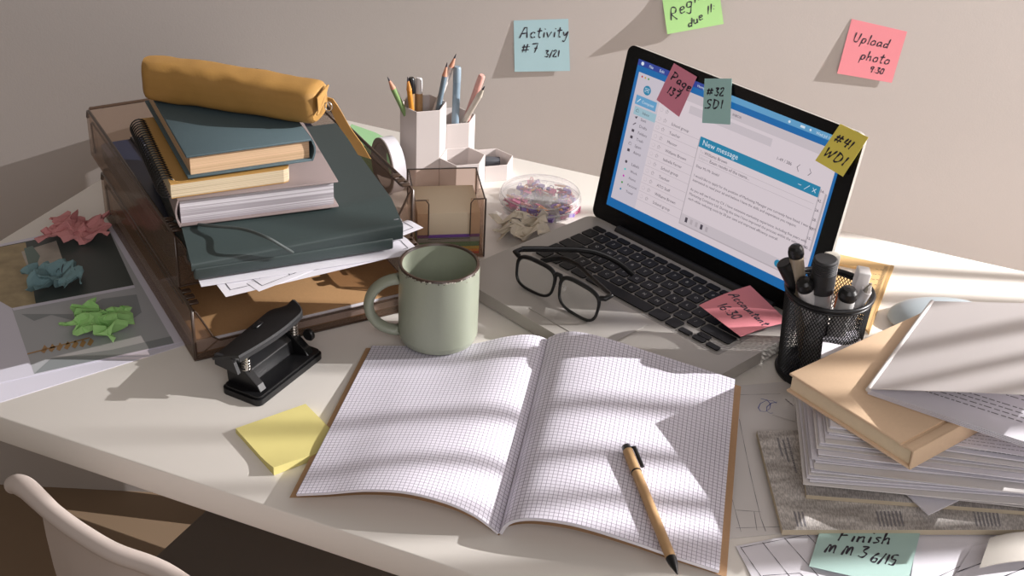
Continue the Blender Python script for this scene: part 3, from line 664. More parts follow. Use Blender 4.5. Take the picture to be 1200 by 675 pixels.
formsheet('white calendar sheet of empty cells, straight under the green folder', rot((.010, -.010), -.12, .21, .29, ZS+.0012), [[(.06, .06), (.94, .06)]]+[[(x_, .06), (x_, .13)] for x_ in (.06, .20, .34, .48, .62, .76, .80, .94)], name='calendar_sheet', nums=[('18', .775, .075, .03)])
formsheet('white printed sheet poking out aslant at the right end of the green folder', rot((.058, -.040), .26, .21, .195, ZS+.0004), lin, name='calendar_sheet', nums=[('20', .68, .05, .03), ('19', .30, .05, .03)])
formsheet('white sheet with its corner lowest at the left below the green folder', rot((.026, -.036), .03, .21, .29, ZS), lin, name='calendar_sheet', nums=[('4', .4, .05, .03)])
# green document case
gr = math.radians(-6)
def GP(a, b, z):
    c_, s_ = math.cos(gr), math.sin(gr); return TP(.006+a*c_-b*s_, .003+a*s_+b*c_, z)
gf = thing('document_case', 'dark green expanding document case with an elastic, in the upper letter tray', 'document case', GP(.11, .12, .092))
GZ0, GZ1 = .0918, .1325
def secf(u, v):     # cross-section wrapping from front-bottom over the top
    pass
mb = MB(); mb.box(GP(0.002, .032, GZ0), (GP(.212, .032, GZ0)-GP(.002, .032, GZ0)), GP(.002, .245, GZ0)-GP(.002, .032, GZ0), UP*(GZ1-GZ0-.003), 0, .004); mb.build('body', GREENF, gf)
def flap(u, v):
    # v: 0 lower front edge, then rises, folds, goes to the back
    tab_b = [(0, -.003), (.06, -.004), (.1, -.0025), (.3, .034), (1, .235)]; tab_z = [(0, GZ0+.012), (.06, GZ0+.0175+.008*u), (.1, GZ0+.020+.009*u), (.3, GZ1), (1, GZ1)]
    b = pw(tab_b, v); z = pw(tab_z, v)
    return GP(-.001+.2165*u, b, z)
mb = MB(); mb.grid(flap, 12, 30, 0, .0015); mb.build('flap', GREENF, gf)
mb = MB()
for i in range(5):
    mb.grid(lambda u, v: GP(.205+.012*v, .004+.21*u, GZ0+.004+.006*i+.003*math.sin(v*PI)), 8, 3, 0, .0008)
mb.build('accordion_pocket', [glassy('clear_sleeve', (.5, .5, .55), .35, .1, .7)], gf)
mb = MB(); mb.box(GP(.001, -.0045, GZ0+.002), GP(.205, -.0045, 0)-GP(.001, -.0045, 0), GP(0, .006, 0)-GP(0, 0, 0), UP*.013, 0, .002); mb.build('front_panel', GREENF, gf)
el = catmull([G(205, 259, .128), G(240, 264, GZ1+.003), G(282, 268, GZ1+.004), G(312, 278, GZ1+.003), G(330, 288, GZ1-.008), G(343, 296, GZ1-.020)], 6)
mb = MB(); mb.tube(el, .0017, 8); mb.build('elastic_cord', mat('cord_green', (.05, .062, .06), .6), gf)
# ---- books on the case
def book(name, label, FL, e1, w_, d_, th_, z0, cm, pm, spine='L', over=.003, ct=.002, cat='book', group=None, round_=False):
    e1 = V((e1[0], e1[1], 0)).normalized(); e2 = V((-e1.y, e1.x, 0)); o = V((FL[0], FL[1], z0))
    t = thing(name, label, cat, o+e1*w_/2+e2*d_/2, group)
    l_ = 0 if spine == 'L' else over; r_ = over if spine == 'L' else 0
    mb = MB(); mb.box(o+e1*l_+e1*(ct if spine == 'L' else 0)+e2*over+UP*ct, e1*(w_-over-ct), e2*(d_-2*over), UP*(th_-2*ct), 0, 0); mb.build('page_block', pm, t)
    mb = MB(); mb.box(o, e1*w_, e2*d_, UP*ct, 0, .0007); mb.box(o+UP*(th_-ct), e1*w_, e2*d_, UP*ct, 0, .0007)
    x = o if spine == 'L' else o+e1*(w_-ct)
    sg = -1 if spine == 'L' else 1
    def sp(u, v): return x+e1*(ct if sg > 0 else 0)+e2*d_*u+UP*(th_*v)+e1*sg*.0035*math.sin(v*PI)*(1 if round_ else .25)
    mb.grid(sp if sg > 0 else (lambda u, v: sp(1-u, v)), 2, 8, 0, .0018)
    mb.build('cover', cm, t); return t, o, e1, e2
MF = G(208, 233, .1655); Z1 = GZ1+.0016
PAGES = mat('binder_pages', (.66, .63, .66), .75, noise_=.25, nscale=30)
# striped page edge
def striped(name, c1, c2, sc_):
    m = mat(name, c1, .8); nt = m.node_tree; b = nt.nodes['Principled BSDF']; tc = nt.nodes.new('ShaderNodeTexCoord'); mp = nt.nodes.new('ShaderNodeMapping'); mp.inputs['Scale'].default_value = (3, 3, sc_)
    nt.links.new(tc.outputs['Object'], mp.inputs[0]); n_ = nt.nodes.new('ShaderNodeTexNoise'); n_.inputs['Scale'].default_value = 1; n_.inputs['Detail'].default_value = 1; nt.links.new(mp.outputs[0], n_.inputs[0])
    r = nt.nodes.new('ShaderNodeValToRGB'); r.color_ramp.elements[0].position = .42; r.color_ramp.elements[0].color = tuple(c2)+(1,); r.color_ramp.elements[1].position = .55; r.color_ramp.elements[1].color = tuple(c1)+(1,)
    nt.links.new(n_.outputs['Fac'], r.inputs[0]); nt.links.new(r.outputs[0], b.inputs['Base Color']); return m
PGW = striped('white_page_stack', (.64, .61, .65), (.36, .33, .36), 900)
PGC = striped('cream_page_stack', (.66, .45, .28), (.50, .33, .19), 2500)
PGG = striped('beige_page_stack', (.66, .55, .38), (.46, .37, .25), 1800)
book('binder', 'mauve grey hardcover binder, lowest book on the dark green case', (MF.x, MF.y), (.72, .695), .160, .20, .030, Z1, MAUVE, PGW, 'L', .004, .0022, 'binder', round_=True)
Z2 = Z1+.0302; KF = G(192, 215, .182)
# spiral notebook
sn = thing('spiral_notebook', 'ochre covered spiral notebook with black coil, between the mauve binder and the blue book', 'notebook', V((KF.x, KF.y, Z2)))
ke1 = V((.69, .724, 0)).normalized(); ke2 = V((-ke1.y, ke1.x, 0)); ko = V((KF.x, KF.y, Z2+.0003))
def rc(f, w_, d_, r, z): return [f(0, 0), ]
mb = MB(); KP = lambda a, b, z=0: ko+ke1*a+ke2*b+UP*z
outl = [(0.006, 0), (.118, 0), (.123, .002), (.125, .007), (.125, .165), (.006, .165)]
mb.prism([KP(a, b, .001) for a, b in outl], .0135); mb.build('page_block', PGG, sn)
mb = MB(); mb.prism([KP(a, b, .0146) for a, b in outl], .0009); mb.prism([KP(a, b, 0) for a, b in outl], .0009); mb.build('cover', OCHRE, sn)
mb = MB()
for i in range(26):
    b = .008+.0059*i; pts = [KP(.004+.0095*math.cos(a_), b+.0022*math.sin(a_/2), .0078+.0105*math.sin(a_)) for a_ in [2*PI*k_/16 for k_ in range(17)]]
    mb.tube(pts, .0008, 6)
mb.build('coil', BLACK, sn)
Z3 = Z2+.0158+.0022; BF = G(218, 183, .207)
t_, bo, be1, be2 = book('hardcover_book', 'slate blue cloth book with tan page edges, directly under the pencil case', (BF.x, BF.y), (.672, .741), .126, .200, .0245, Z3, SLATE, PGC, 'R', .004, .0024, round_=True)
# ================================================================ pencil case
ZT = Z3+.0246
pc = thing('pencil_case', 'mustard leather pencil case with a zip pull, lying on top of the books', 'pencil case', G(280, 105, ZT))
A0, A1 = G(175, 90, ZT+.021), G(375, 121, ZT+.021)
ax = (A1-A0); L_ = ax.length; ax.normalize(); sd_ = ax.cross(UP).normalized()   # toward the viewer
def casef(u, v):
    th_ = 2*PI*v; c_, s_ = math.cos(th_), math.sin(th_); e = .62
    cx = math.copysign(abs(c_)**e, c_); sy = math.copysign(abs(s_)**e, s_)
    wv = .0235; hv = .0205
    k_ = min(1, u/.05); k2 = min(1, (1-u)/.06); pin = (1-(1-k_)**2*.35)
    wv *= pin; hv *= 1+.03*math.sin(u*5)
    if k2 < 1: r = .82+.18*math.sqrt(max(0, 1-(1-k2)**2)); wv *= r; hv *= r
    wr = .0005*math.sin(u*19+3*c_)*math.sin(th_*2)+.0006*noise.noise(V((u*12, c_*2, s_*2)))
    p = A0+ax*(L_*u)+sd_*(cx*(wv+wr))+UP*(sy*(hv+wr)+.0015*math.sin(u*3))
    if u < .03: p += -ax*.004*(1-abs(cx))
    if p.z < ZT+.0006: p.z = ZT+.0006
    return p
mb = MB(); mb.grid(lambda u, v: casef(u, 1-v), 48, 40, 0)
for u_, s_ in ((0, 1), (1, -1)):
    ring = [casef(u_, k_/40) for k_ in range(40)]; cc = sum(ring, V((0, 0, 0)))/40+ax*(-.003 if u_ == 0 else .004)
    for k_ in range(40):
        a_, b_ = ring[k_], ring[(k_+1) % 40]; mb.add([a_, b_, cc] if u_ == 0 else [b_, a_, cc], [(0, 1, 2)], 0, None, True)
o_ = mb.build('body', MUST, pc)
# folded end triangle and seam
mb = MB(); E0 = A1+ax*.0045
mb.grid(bil([E0+sd_*.017-UP*.006, E0+sd_*.019+UP*.013, E0-sd_*.010+UP*.0165, E0+sd_*.001+UP*.001], lambda u, v: .001), 4, 4, 0, .001)
mb.tube([E0+sd_*.020-UP*.004+ax*.0004, E0+sd_*.006+UP*.004+ax*.0012, E0-sd_*.012+UP*.016], .0009, 6); mb.build('end_fold', MUST, pc)
rg = A1+ax*.009-UP*.002
mb = MB(); mb.tube([rg+ax*.004*math.cos(a_)+UP*.005*math.sin(a_) for a_ in [2*PI*k_/14 for k_ in range(15)]], .0007, 6); mb.build('zip_ring', CHROME, pc)
sp_ = catmull([G(386, 115, .222), G(392, 126, .212), G(402, 146, .195), G(416, 166, .178), G(427, 184, .163)], 6)
mb = MB(); wv_ = (CR*.9+ -CU*.28).normalized()
def stf(u, v):
    i = u*(len(sp_)-1); k_ = int(i); p = sp_[k_].lerp(sp_[min(k_+1, len(sp_)-1)], i-k_); w2 = .0035+.0035*min(1, u*2.2); return p+wv_.lerp(V((.9, .1, -.1)).normalized(), .0)*(v-.5)*2*w2
mb.grid(stf, 30, 4, 0, .0016); mb.build('zip_strap', MUST, pc)
#@@PHOTOS
# ================================================================ printed picture sheet, crumpled notes
PS = mat('photo_dark', (.055, .068, .064), .45, noise_=.2, nscale=9); PG = mat('photo_grey', (.42, .43, .45), .45, noise_=.03, nscale=12)
PG2 = mat('photo_grey_shade', (.25, .27, .28), .45); PBE = mat('photo_beige', (.36, .28, .16), .45, noise_=.5, nscale=60); PWH = mat('photo_cloth', (.42, .38, .33), .45, noise_=.35, nscale=50); PGR = mat('photo_leaf', (.13, .19, .17), .45)
PBR = mat('photo_sprig', (.42, .24, .10), .5); PLV = mat('photo_margin', (.66, .64, .73), .5)
z = .0006
def flat(mb, px, m_, lay, z=z): mb.add([G(x, y_, z+.00006*lay) for x, y_ in px], [tuple(range(len(px)))], m_)
mb = MB(); mb.prism([G(x, y_, .0001) for x, y_ in [(-60, 468), (0, 472), (228, 401), (190, 300), (150, 268), (112, 262), (-60, 300)]], .0005, m=0)
tag(mb.build('paper_sheet', PLV), 'blank white sheet showing as a strip below the printed pictures', 'paper sheet')
mb = MB(); mb.prism([G(x, y_, .0009) for x, y_ in [(-60, 459), (0, 449), (226, 398.5), (160, 268), (-60, 300)]], .0004, m=0)
z = .0013
flat(mb, [(0, 290), (-40, 298), (20, 455), (40, 438), (205, 406), (121, 262)][:0] or [(-40, 297), (125, 264), (204, 402), (40, 438), (10, 350), (-40, 340)], 2, 1, z)
flat(mb, [(-40, 297), (125, 264), (157, 334), (14, 361), (-10, 320)], 1, 2, z)
flat(mb, [(-40, 297), (30, 284), (42, 357), (14, 361), (-40, 330)], 4, 3, z)
flat(mb, [(25, 295), (66, 282), (76, 312), (34, 318)], 5, 4, z)
flat(mb, [(28, 291), (38, 288), (47, 300), (42, 313), (34, 312)], 6, 5, z)
flat(mb, [(14, 361), (157, 334), (158.5, 337), (16, 364)], 0, 5, z)
flat(mb, [(40, 376), (60, 369), (135, 388), (166, 366), (160, 345), (120, 350), (90, 368), (25, 368)], 3, 4, z)
flat(mb, [(40, 438), (60, 420), (130, 410), (200, 394), (204, 402)], 3, 4, z)
for k_ in range(7): x_ = 48+9*k_; flat(mb, [(x_, 412-1.4*k_), (x_+4, 404-1.4*k_), (x_+8, 408-1.4*k_), (x_+4, 414-1.4*k_)], 7, 6, z)
flat(mb, [(32, 414), (105, 395), (105, 396.5), (32, 415.5)], 7, 6, z)
tag(mb.build('printed_picture_sheet', [PLV, PS, PG, PG2, PBE, PWH, PGR, PBR]), 'white sheet printed with two still life pictures, under the crumpled coloured notes', 'printed sheet')
def crumple(name, label, cpx, size, ang, m_, seed, text=None, hh=.016, z0=.0018, tsz=.3, tu=.15, tv=.3, amp=1.0):
    rr = random.Random(seed); c0 = G(cpx[0], cpx[1], z0); folds = [(rr.uniform(0, PI), rr.uniform(.2, .8), rr.uniform(.7, 1.5)) for _ in range(9)]
    ca, sa = math.cos(ang), math.sin(ang)
    def raw(u, v):
        z_ = 0; du = dv_ = 0
        for k_, (a, o_, w_) in enumerate(folds):
            d = (u-.5)*math.cos(a)+(v-.5)*math.sin(a)+(o_-.5)
            t = abs(((d*w_*(1.6 if k_ < 4 else 3.1)) % 1)-.5)*2; z_ += t*(.4 if 2 < k_ else 1); w_ *= 1; du += .10*(t-.5)*math.cos(a*2); dv_ += .10*(t-.5)*math.sin(a*3)
        z_ /= 4.5; x = (u-.5)*.86+du; y_ = (v-.5)*.70+dv_
        return V((x, y_, z_))
    zs = [raw(i/10, j/10).z for i in range(11) for j in range(11)]; mn, mxz = min(zs), max(zs)
    def f(u, v):
        p = raw(u, v); x, y_ = p.x*size, p.y*size
        return c0+V((x*ca-y_*sa, x*sa+y_*ca, (p.z-mn)/(mxz-mn)*hh*amp+.0003))
    mb = MB(); mb.grid(f, 17, 17, 0, .0003, smooth=False); 
    if text: hand(mb, withn(f), text, tu, tv, tsz, 1, .0012, 1)
    return tag(mb.build(name, [m_, INK]), label, 'crumpled note')
crumple('crumpled_note', 'crumpled dusty pink note on the printed picture, topmost of the three', (91, 277), .072, .55, mat('crumple_pink', (.58, .24, .24), .8), 3, None, .024)
crumple('crumpled_note', 'crumpled blue grey note with black writing on the printed picture', (67, 332), .066, .75, mat('crumple_blue', (.17, .28, .30), .8), 12, 'Shi', .022, tsz=.34, tu=.38, tv=.45)
crumple('crumpled_note', 'crumpled green note nearest the hole punch', (116, 386), .066, .2, mat('crumple_green', (.34, .62, .22), .8), 21, '24', .024, tsz=.34, tu=.25, tv=.5)
crumple('crumpled_note', 'crumpled cream note beside the round case of clips', (612, 274), .070, .5, mat('crumple_cream', (.62, .55, .44), .8), 33, 'nnnu', .022, z0=.0003, tsz=.26, tu=.15, tv=.5)
#@@BACK
# ================================================================ organizer, tape, note holder, clip case
org = thing('pencil_organizer', 'pale pink honeycomb desk organizer of four hexagonal cups in stepped heights', 'desk organizer', (-.51, .40, 0))
HR = .0300
def hexcup(c, h, nm='hexagonal_cup'):
    mb = MB(); an = [math.radians(10+60*k_+30+ -60) for k_ in range(6)]
    an = [math.radians(-20-30-0+60*k_+0) for k_ in range(6)]
    out = [V((c[0]+HR*math.cos(a), c[1]+HR*math.sin(a), 0)) for a in [math.radians(40+60*k_) for k_ in range(6)]]
    inn = [V((c[0]+(HR-.0018)*math.cos(a), c[1]+(HR-.0018)*math.sin(a), 0)) for a in [math.radians(40+60*k_) for k_ in range(6)]]
    up_ = lambda P, z: [p+UP*z for p in P]
    V_ = up_(out, 0)+up_(out, h)+up_(inn, h)+up_(inn, .002)
    fs = [(i, (i+1) % 6, 6+(i+1) % 6, 6+i) for i in range(6)]+[(6+i, 6+(i+1) % 6, 12+(i+1) % 6, 12+i) for i in range(6)]+[(12+i, 12+(i+1) % 6, 18+(i+1) % 6, 18+i) for i in range(6)]+[tuple(18+i for i in range(6)), tuple(5-i for i in range(6))]
    mb.add(V_, fs, 0); return mb.build(nm, HEXM, org, bevel=.0004)
HC = [((-.5435, .377), .105), ((-.5255, .4265), .073), ((-.492, .386), .040), ((-.474, .4355), .022)]
for c_, h_ in HC: hexcup(c_, h_)
def pencil(label, p0, tip, col, r=.0036, kind='pencil', group='pencils and pens in the organizer', tipc=None):
    p0, tip = V(p0), V(tip)
    ci = min(range(4), key=lambda q: (HC[q][0][0]-p0.x)**2+(HC[q][0][1]-p0.y)**2); cx_ = V((HC[ci][0][0], HC[ci][0][1], 0)); o2 = V((tip.x, tip.y, 0))-cx_
    hr = HC[ci][1]/tip.z; bd = max(-.018, min(.6*o2.length, (.0205-hr*o2.length)/(1-hr))); p0 = cx_+o2.normalized()*bd+UP*.0036; d = (tip-p0).normalized(); L_ = (tip-p0).length
    t = thing(kind, label, 'pencil' if kind == 'pencil' else 'pen', p0, group)
    if kind == 'pencil':
        mb = MB(); mb.tube([p0, tip-d*.018], r, 6); mb.build('barrel', col, t)
        mb = MB(); mb.tube([tip-d*.018, tip-d*.006], [r*.97, r*.36], 10); mb.build('sharpened_wood', mat('pencil_wood', tipc or (.62, .30, .20), .7), t)
        mb = MB(); mb.tube([tip-d*.006, tip], [r*.36, .0003], 8); mb.build('lead', INK, t)
    else:
        mb = MB(); mb.tube([p0, tip-d*.02], r, 14); mb.build('barrel', col, t)
        mb = MB(); mb.tube([tip-d*.02, tip-d*.002, tip], [r*1.05, r*1.0, r*.7], 14); mb.build('cap', tipc, t)
    return t
def inC(i, dx, dy, z=.0035): c_, h_ = HC[i]; return V((c_[0]+dx, c_[1]+dy, z))
GP_ = lambda c_: mat('paint', c_, .45)
pencil('light green pencil leaning left in the tall cup', inC(0, .012, -.002), G(454, 90, .148), GP_((.22, .34, .13)))
pencil('orange pencil standing upright at the front of the tall cup', inC(0, -.004, -.012), G(477.5, 90, .147), GP_((.62, .25, .03)), tipc=(.62, .25, .05))
pencil('blue grey pencil leaning right in the tall cup', inC(0, -.013, .002), G(524, 73, .158), GP_((.16, .22, .27)))
pencil('white speckled pencil, tallest in the tall cup', inC(0, -.012, -.010), G(534.5, 63, .165), mat('speckled', (.62, .58, .56), .5, noise_=.6, nscale=160))
pencil('kraft pen with a black end at the back of the tall cup', inC(0, .006, .010), G(482, 91, .135), PENK, .0045, 'pen', tipc=BLACK)
pencil('kraft pen with a white end at the back of the tall cup', inC(0, .012, .008), G(491, 91, .133), PENK, .0045, 'pen', tipc=WHITEP)
pencil('slate blue pen standing upright in the second tallest cup', inC(1, .002, -.006), G(536, 78, .150), GP_((.22, .30, .37)), .0048, 'pen', tipc=GP_((.26, .34, .41)))
pencil('pink pen leaning right in the second tallest cup', inC(1, -.014, .006), G(565, 88, .138), GP_((.62, .32, .28)), .0045, 'pen', tipc=GP_((.68, .36, .31)))
pencil('pale cream pencil leaning right in the second tallest cup', inC(1, -.012, -.006), G(568, 101, .130), GP_((.58, .52, .45)), .0042, tipc=(.55, .5, .42))
mb = MB(); mb.box(V((-.486, .434, .0035)), V((.022, .010, 0)), V((-.006, .013, 0)), UP*.012, 0, .0015); tag(mb.build('eraser', mat('eraser_grey', (.08, .085, .10), .7)), 'small dark grey eraser in the lowest organizer cup', 'eraser')
# tape
tc_ = G(447, 195, .036); tn = V((-.55, -.835, 0)).normalized(); tn = V((-.63, -.775, 0)).normalized()
tp = thing('tape_roll', 'roll of white tape with grey rim standing on edge behind the letter trays', 'tape roll', V((tc_.x, tc_.y, 0)))
tc_ = G(456, 193, .0365)
mb = MB(); mb.lathe([(.029, -.008), (.0355, -.008), (.0355, .008), (.029, .008), (.029, -.008)], tc_, tn, 48); mb.build('tape', [mat('white_tape', (.75, .73, .78), .5)], tp)
mb = MB(); mb.lathe([(.0275, -.0085), (.029, -.0085), (.029, .0085), (.0275, .0085), (.0275, -.0085)], tc_, tn, 48)
mb.lathe([(.029, .0081), (.0355, .0081), (.0355, .0095), (.029, .0095), (.029, .0081)], tc_, tn, 48); mb.build('core', mat('taupe_core', (.22, .18, .16), .6), tp)
mb = MB(); mb.prism([G(x, y_, .0003) for x, y_ in [(412, 150), (440, 160), (470, 176), (462, 212), (430, 204), (396, 178)]], .006)
tag(mb.build('note_pad', mat('green_pad', (.33, .58, .30), .7)), 'light green note pad lying behind the tape roll', 'note pad')
# note holder
h1 = V((.85, .527, 0)).normalized(); h2 = V((-h1.y, h1.x, 0)); ho = V((-.389, .226, 0))-h1*.082
nh = thing('note_holder', 'transparent smoke tinted acrylic note cube between the letter trays and the clip case', 'note holder', ho+h1*.041+h2*.041)
def HPt(a, b, z): return ho+h1*a+h2*b+UP*z
w_ = .082; d_ = .082; hz = .076; k_ = .002
mb = MB(); mb.box(HPt(0, 0, 0), h1*w_, h2*d_, UP*.002); mb.build('base', CLEARS, nh)
for nm, o_, a_, b_, in (('back_panel', HPt(0, d_-k_, .002), h1*w_, h2*k_), ('side_panel', HPt(0, 0, .002), h1*k_, h2*(d_-k_)), ('side_panel', HPt(w_-k_, 0, .002), h1*k_, h2*(d_-k_))):
    mb = MB(); mb.box(o_, a_, b_, UP*(hz-.002)); tp_ = o_+UP*(hz-.002)
    L_ = a_ if a_.length > .01 else b_; s_ = b_ if a_.length > .01 else a_
    mb.tube([tp_+s_*.5, tp_+s_*.5+L_], .0009, 6, 1); mb.build(nm, [CLEARS, CLEARE], nh)
for s_ in (0, 1):
    mb = MB(); x_ = .0 if s_ == 0 else w_-.017
    mb.box(HPt(x_+k_*(1-s_), 0, .002), h1*(.017-k_), h2*k_, UP*(hz-.002)); xe = x_+.017 if s_ == 0 else x_
    mb.tube([HPt(x_+(k_ if s_ == 0 else .017), -.0003, hz), HPt(lerp(x_, xe, .8) if s_ == 0 else xe+.0035, -.0003, hz), HPt(xe, -.0003, hz-.005), HPt(xe, -.0003, .03)], .0007, 6, 1)
    mb.build('front_tab', [CLEARS, CLEARE], nh)
mb = MB()
mb.box(HPt(.017, 0, .002), h1*(w_-.034), h2*k_, UP*.024)
mb.tube([HPt(.017, -.0003, .026), HPt(w_-.017, -.0003, .026)], .0006, 6, 1)
mb.tube([HPt(w_, 0, .001), HPt(w_, 0, hz)], .0011, 6, 1); mb.tube([HPt(0, 0, .001), HPt(0, 0, hz)], .0009, 6, 1); mb.tube([HPt(w_, d_, .001), HPt(w_, d_, hz)], .0009, 6, 1); mb.tube([HPt(0, d_, .03), HPt(0, d_, hz)], .0009, 6, 1)
mb.build('front_panel', [CLEARS, CLEARE], nh)
# paper block inside
cols = [((.55, .10, .05), .003, 'red'), ((.70, .30, .04), .003, 'orange'), ((.60, .50, .10), .004, 'yellow'), ((.10, .28, .16), .006, 'green'), ((.32, .42, .46), .006, 'pale blue'), ((.17, .07, .32), .004, 'purple'), ((.74, .62, .46), .028, 'cream')]
zz = .0024
for c_, t_h, nm in cols:
    mb = MB(); mb.box(HPt(.005, .005, zz), h1*.072, h2*.071, UP*(t_h-.0003), 0, .0003)
    tag(mb.build('memo_paper_block', mat('memo_'+nm.replace(' ', '_'), c_, .8)), nm+' layer of memo paper in the transparent note cube', 'memo paper', 'coloured memo paper in the note cube'); zz += t_h
# clip case
cc = V((-.378, .371, 0)); cr_ = .050
cs = thing('clip_case', 'round clear plastic case filled with pink and purple clips, behind the laptop corner', 'clip case', cc)
mb = MB(); mb.lathe([(0, .0005), (cr_-.006, .0005), (cr_-.001, .004), (cr_, .012), (cr_, .014), (cr_-.0015, .014), (cr_-.0025, .005), (cr_-.007, .002), (0, .002)], cc, n=56)
mb.lathe([(.0, .0145), (0, .0145)], cc, n=8)
for k_ in range(5):
    a = 2*PI*k_/5+.5; d0 = V((math.cos(a), math.sin(a), 0)); mb.box(cc+d0*.016+UP*.002, d0*(cr_-.019), V((-d0.y, d0.x, 0))*.001, UP*.014)
mb.lathe([(.016, .002), (.016, .016), (.015, .016), (.015, .002)], cc, n=28)
mb.build('tray', CLEAR, cs)
mb = MB(); mb.lathe([(cr_+.001, .012), (cr_+.001, .020), (cr_-.002, .0245), (cr_-.01, .0262), (0, .0262), (0, .025), (cr_-.01, .025), (cr_-.003, .0235), (cr_-.0003, .019), (cr_-.0003, .012), (cr_+.001, .012)], cc, n=56)
for rr_ in ((cr_+.0008, .0145), (cr_-.0015, .0238)): mb.tube([cc+V((rr_[0]*math.cos(a_), rr_[0]*math.sin(a_), rr_[1])) for a_ in [2*PI*q/48 for q in range(49)]], .0007, 6, 1)
mb.build('lid', [CLEAR, glassy('lid_rim', (.75, .72, .72), .45, .08, .8)], cs)
cm = [mat('clip_%d' % i, c_, .35, metal=.3) for i, c_ in enumerate([(.55, .12, .26), (.13, .04, .24), (.62, .22, .22), (.17, .10, .34), (.55, .25, .09), (.32, .04, .11)])]
rc_ = random.Random(5); kk = 0
wire_bm = None
for i in range(150):
    a = rc_.uniform(0, 2*PI); r_ = cr_*math.sqrt(rc_.uniform(.14, .82)); zc = rc_.uniform(.004, .019)
    kd = [abs(((a-.5)/(2*PI/5)) % 1-.0), 1-(((a-.5)/(2*PI/5)) % 1)]
    if min(kd) < .12: continue
    c0 = cc+V((r_*math.cos(a), r_*math.sin(a), zc)); an = rc_.uniform(0, PI); d0 = V((math.cos(an), math.sin(an), rc_.uniform(-.4, .4))).normalized(); s0 = d0.cross(UP).normalized(); n0 = s0.cross(d0)
    mb = MB()
    if i % 3 == 0:
        L_ = .010; mb.prism([c0-d0*L_/2-n0*.0035, c0+d0*L_/2-n0*.0035, c0+d0*L_/2+n0*.0008, c0-d0*L_/2+n0*.0008], .006, s0); mb.tube([c0-d0*.003, c0-d0*.002+n0*.004, c0+d0*.002+n0*.004, c0+d0*.003], .0005, 5); nm, lb = 'binder_clip', 'small coloured binder clip in the round clear case'
    else:
        L_ = .006; mb.tube([c0-d0*L_+s0*.0015, c0+d0*L_+s0*.0015, c0+d0*(L_+.001), c0+d0*L_-s0*.0015, c0-d0*L_*.6-s0*.0015, c0-d0*L_*.7, c0-d0*L_*.5+s0*.0006, c0+d0*L_*.5+s0*.0006], .0007, 5); nm, lb = 'paper_clip', 'coloured paper clip in the round clear case'
    tag(mb.build(nm, cm[i % 6]), lb, 'clip', nm.replace('_', ' ')+'s in the round clear case')
#@@FRONT
# ================================================================ glasses
gl = thing('eyeglasses', 'black rimmed eyeglasses standing half folded on the laptop palm rest', 'eyeglasses', G(655, 345, .02))
gA, gB = G(604.5, 291.5, .0555), G(710, 346, .0555)
gx = (gB-gA); GW = gx.length; gx.normalize(); gn = V((gx.y, -gx.x, 0)); gup = (UP*.96-gn*.05+V((-gn.x, -gn.y, 0))*.0).normalized()
gup = (UP-gn*.16).normalized()   # leans back (top away from the viewer)
gup = (UP+gn*(-.16)).normalized()
def gp_(a, b): return gA+gx*a*GW+gup*b
def lens(cx, sgn):
    P = []; hw, hh_ = .0275/GW, .0180
    for i in range(40):
        t = 2*PI*i/40; c_, s_ = math.cos(t), math.sin(t); x = math.copysign(abs(c_)**.62, c_); y_ = math.copysign(abs(s_)**.62, s_)
        x2 = x*(1+.06*y_); P.append((cx+hw*x2+sgn*.0*y_, -.0195+hh_*y_+sgn*x*-.001))
    return P
fr = MB()
for cx, sg in ((.258, -1), (.742, 1)):
    P = lens(cx, sg); pts = [gp_(*p) for p in P]; pts.append(pts[0])
    fr.tube(pts, [.0017+.0010*max(0, (p[1]+.02)/.02) for p in P]+[.0017], 8, cap=False)
    mb = MB(); mb.prism([gp_(*p)-gn*.0004 for p in P], .0008, gn); mb.build('lens', LENS, gl)
fr.tube([gp_(.46, -.008), gp_(.48, -.004), gp_(.52, -.004), gp_(.54, -.008)], .0026, 8)
for s_ in (0, 1):
    e_ = .0 if s_ == 0 else 1.0; i_ = .045 if s_ == 0 else .955
    fr.tube([gp_(i_, -.006), gp_(e_, -.004), gp_(e_, -.004)-gn*.010], [.003, .0032, .0028], 8)
fr.build('frame', BLACK, gl)
for cx in (.455, .545):
    mb = MB(); q = gp_(cx, -.020)-gn*.006; mb.lathe([(0, -.001), (.003, -.0006), (.0035, 0), (.003, .0006), (0, .001)], q, gx, 12); mb.tube([q, gp_(cx+(.012 if cx < .5 else -.012)*-1, -.014)], .0006, 5); mb.build('nose_pad', CLEAR, gl)
zk = .0215
h0 = gp_(0, -.004)-gn*.010; h3 = gp_(1, -.004)-gn*.010
tpts = catmull([h0, G(640, 292, .052), G(690, 294, .048), G(722, 306, .038), G(742, 322, .0235)], 6)
mb = MB(); mb.tube(tpts, [.0030]*len(tpts), 8, sx=.6, sy=1.25); mb.build('temple', BLACK, gl)
tpts = catmull([h3, G(694, 326, .042), G(676, 310, .038), G(658, 303, .032), G(634, 306, .0235)], 6)
mb = MB(); mb.tube(tpts, [.0028]*len(tpts), 8, sx=.6, sy=1.15); mb.build('temple', BLACK, gl)
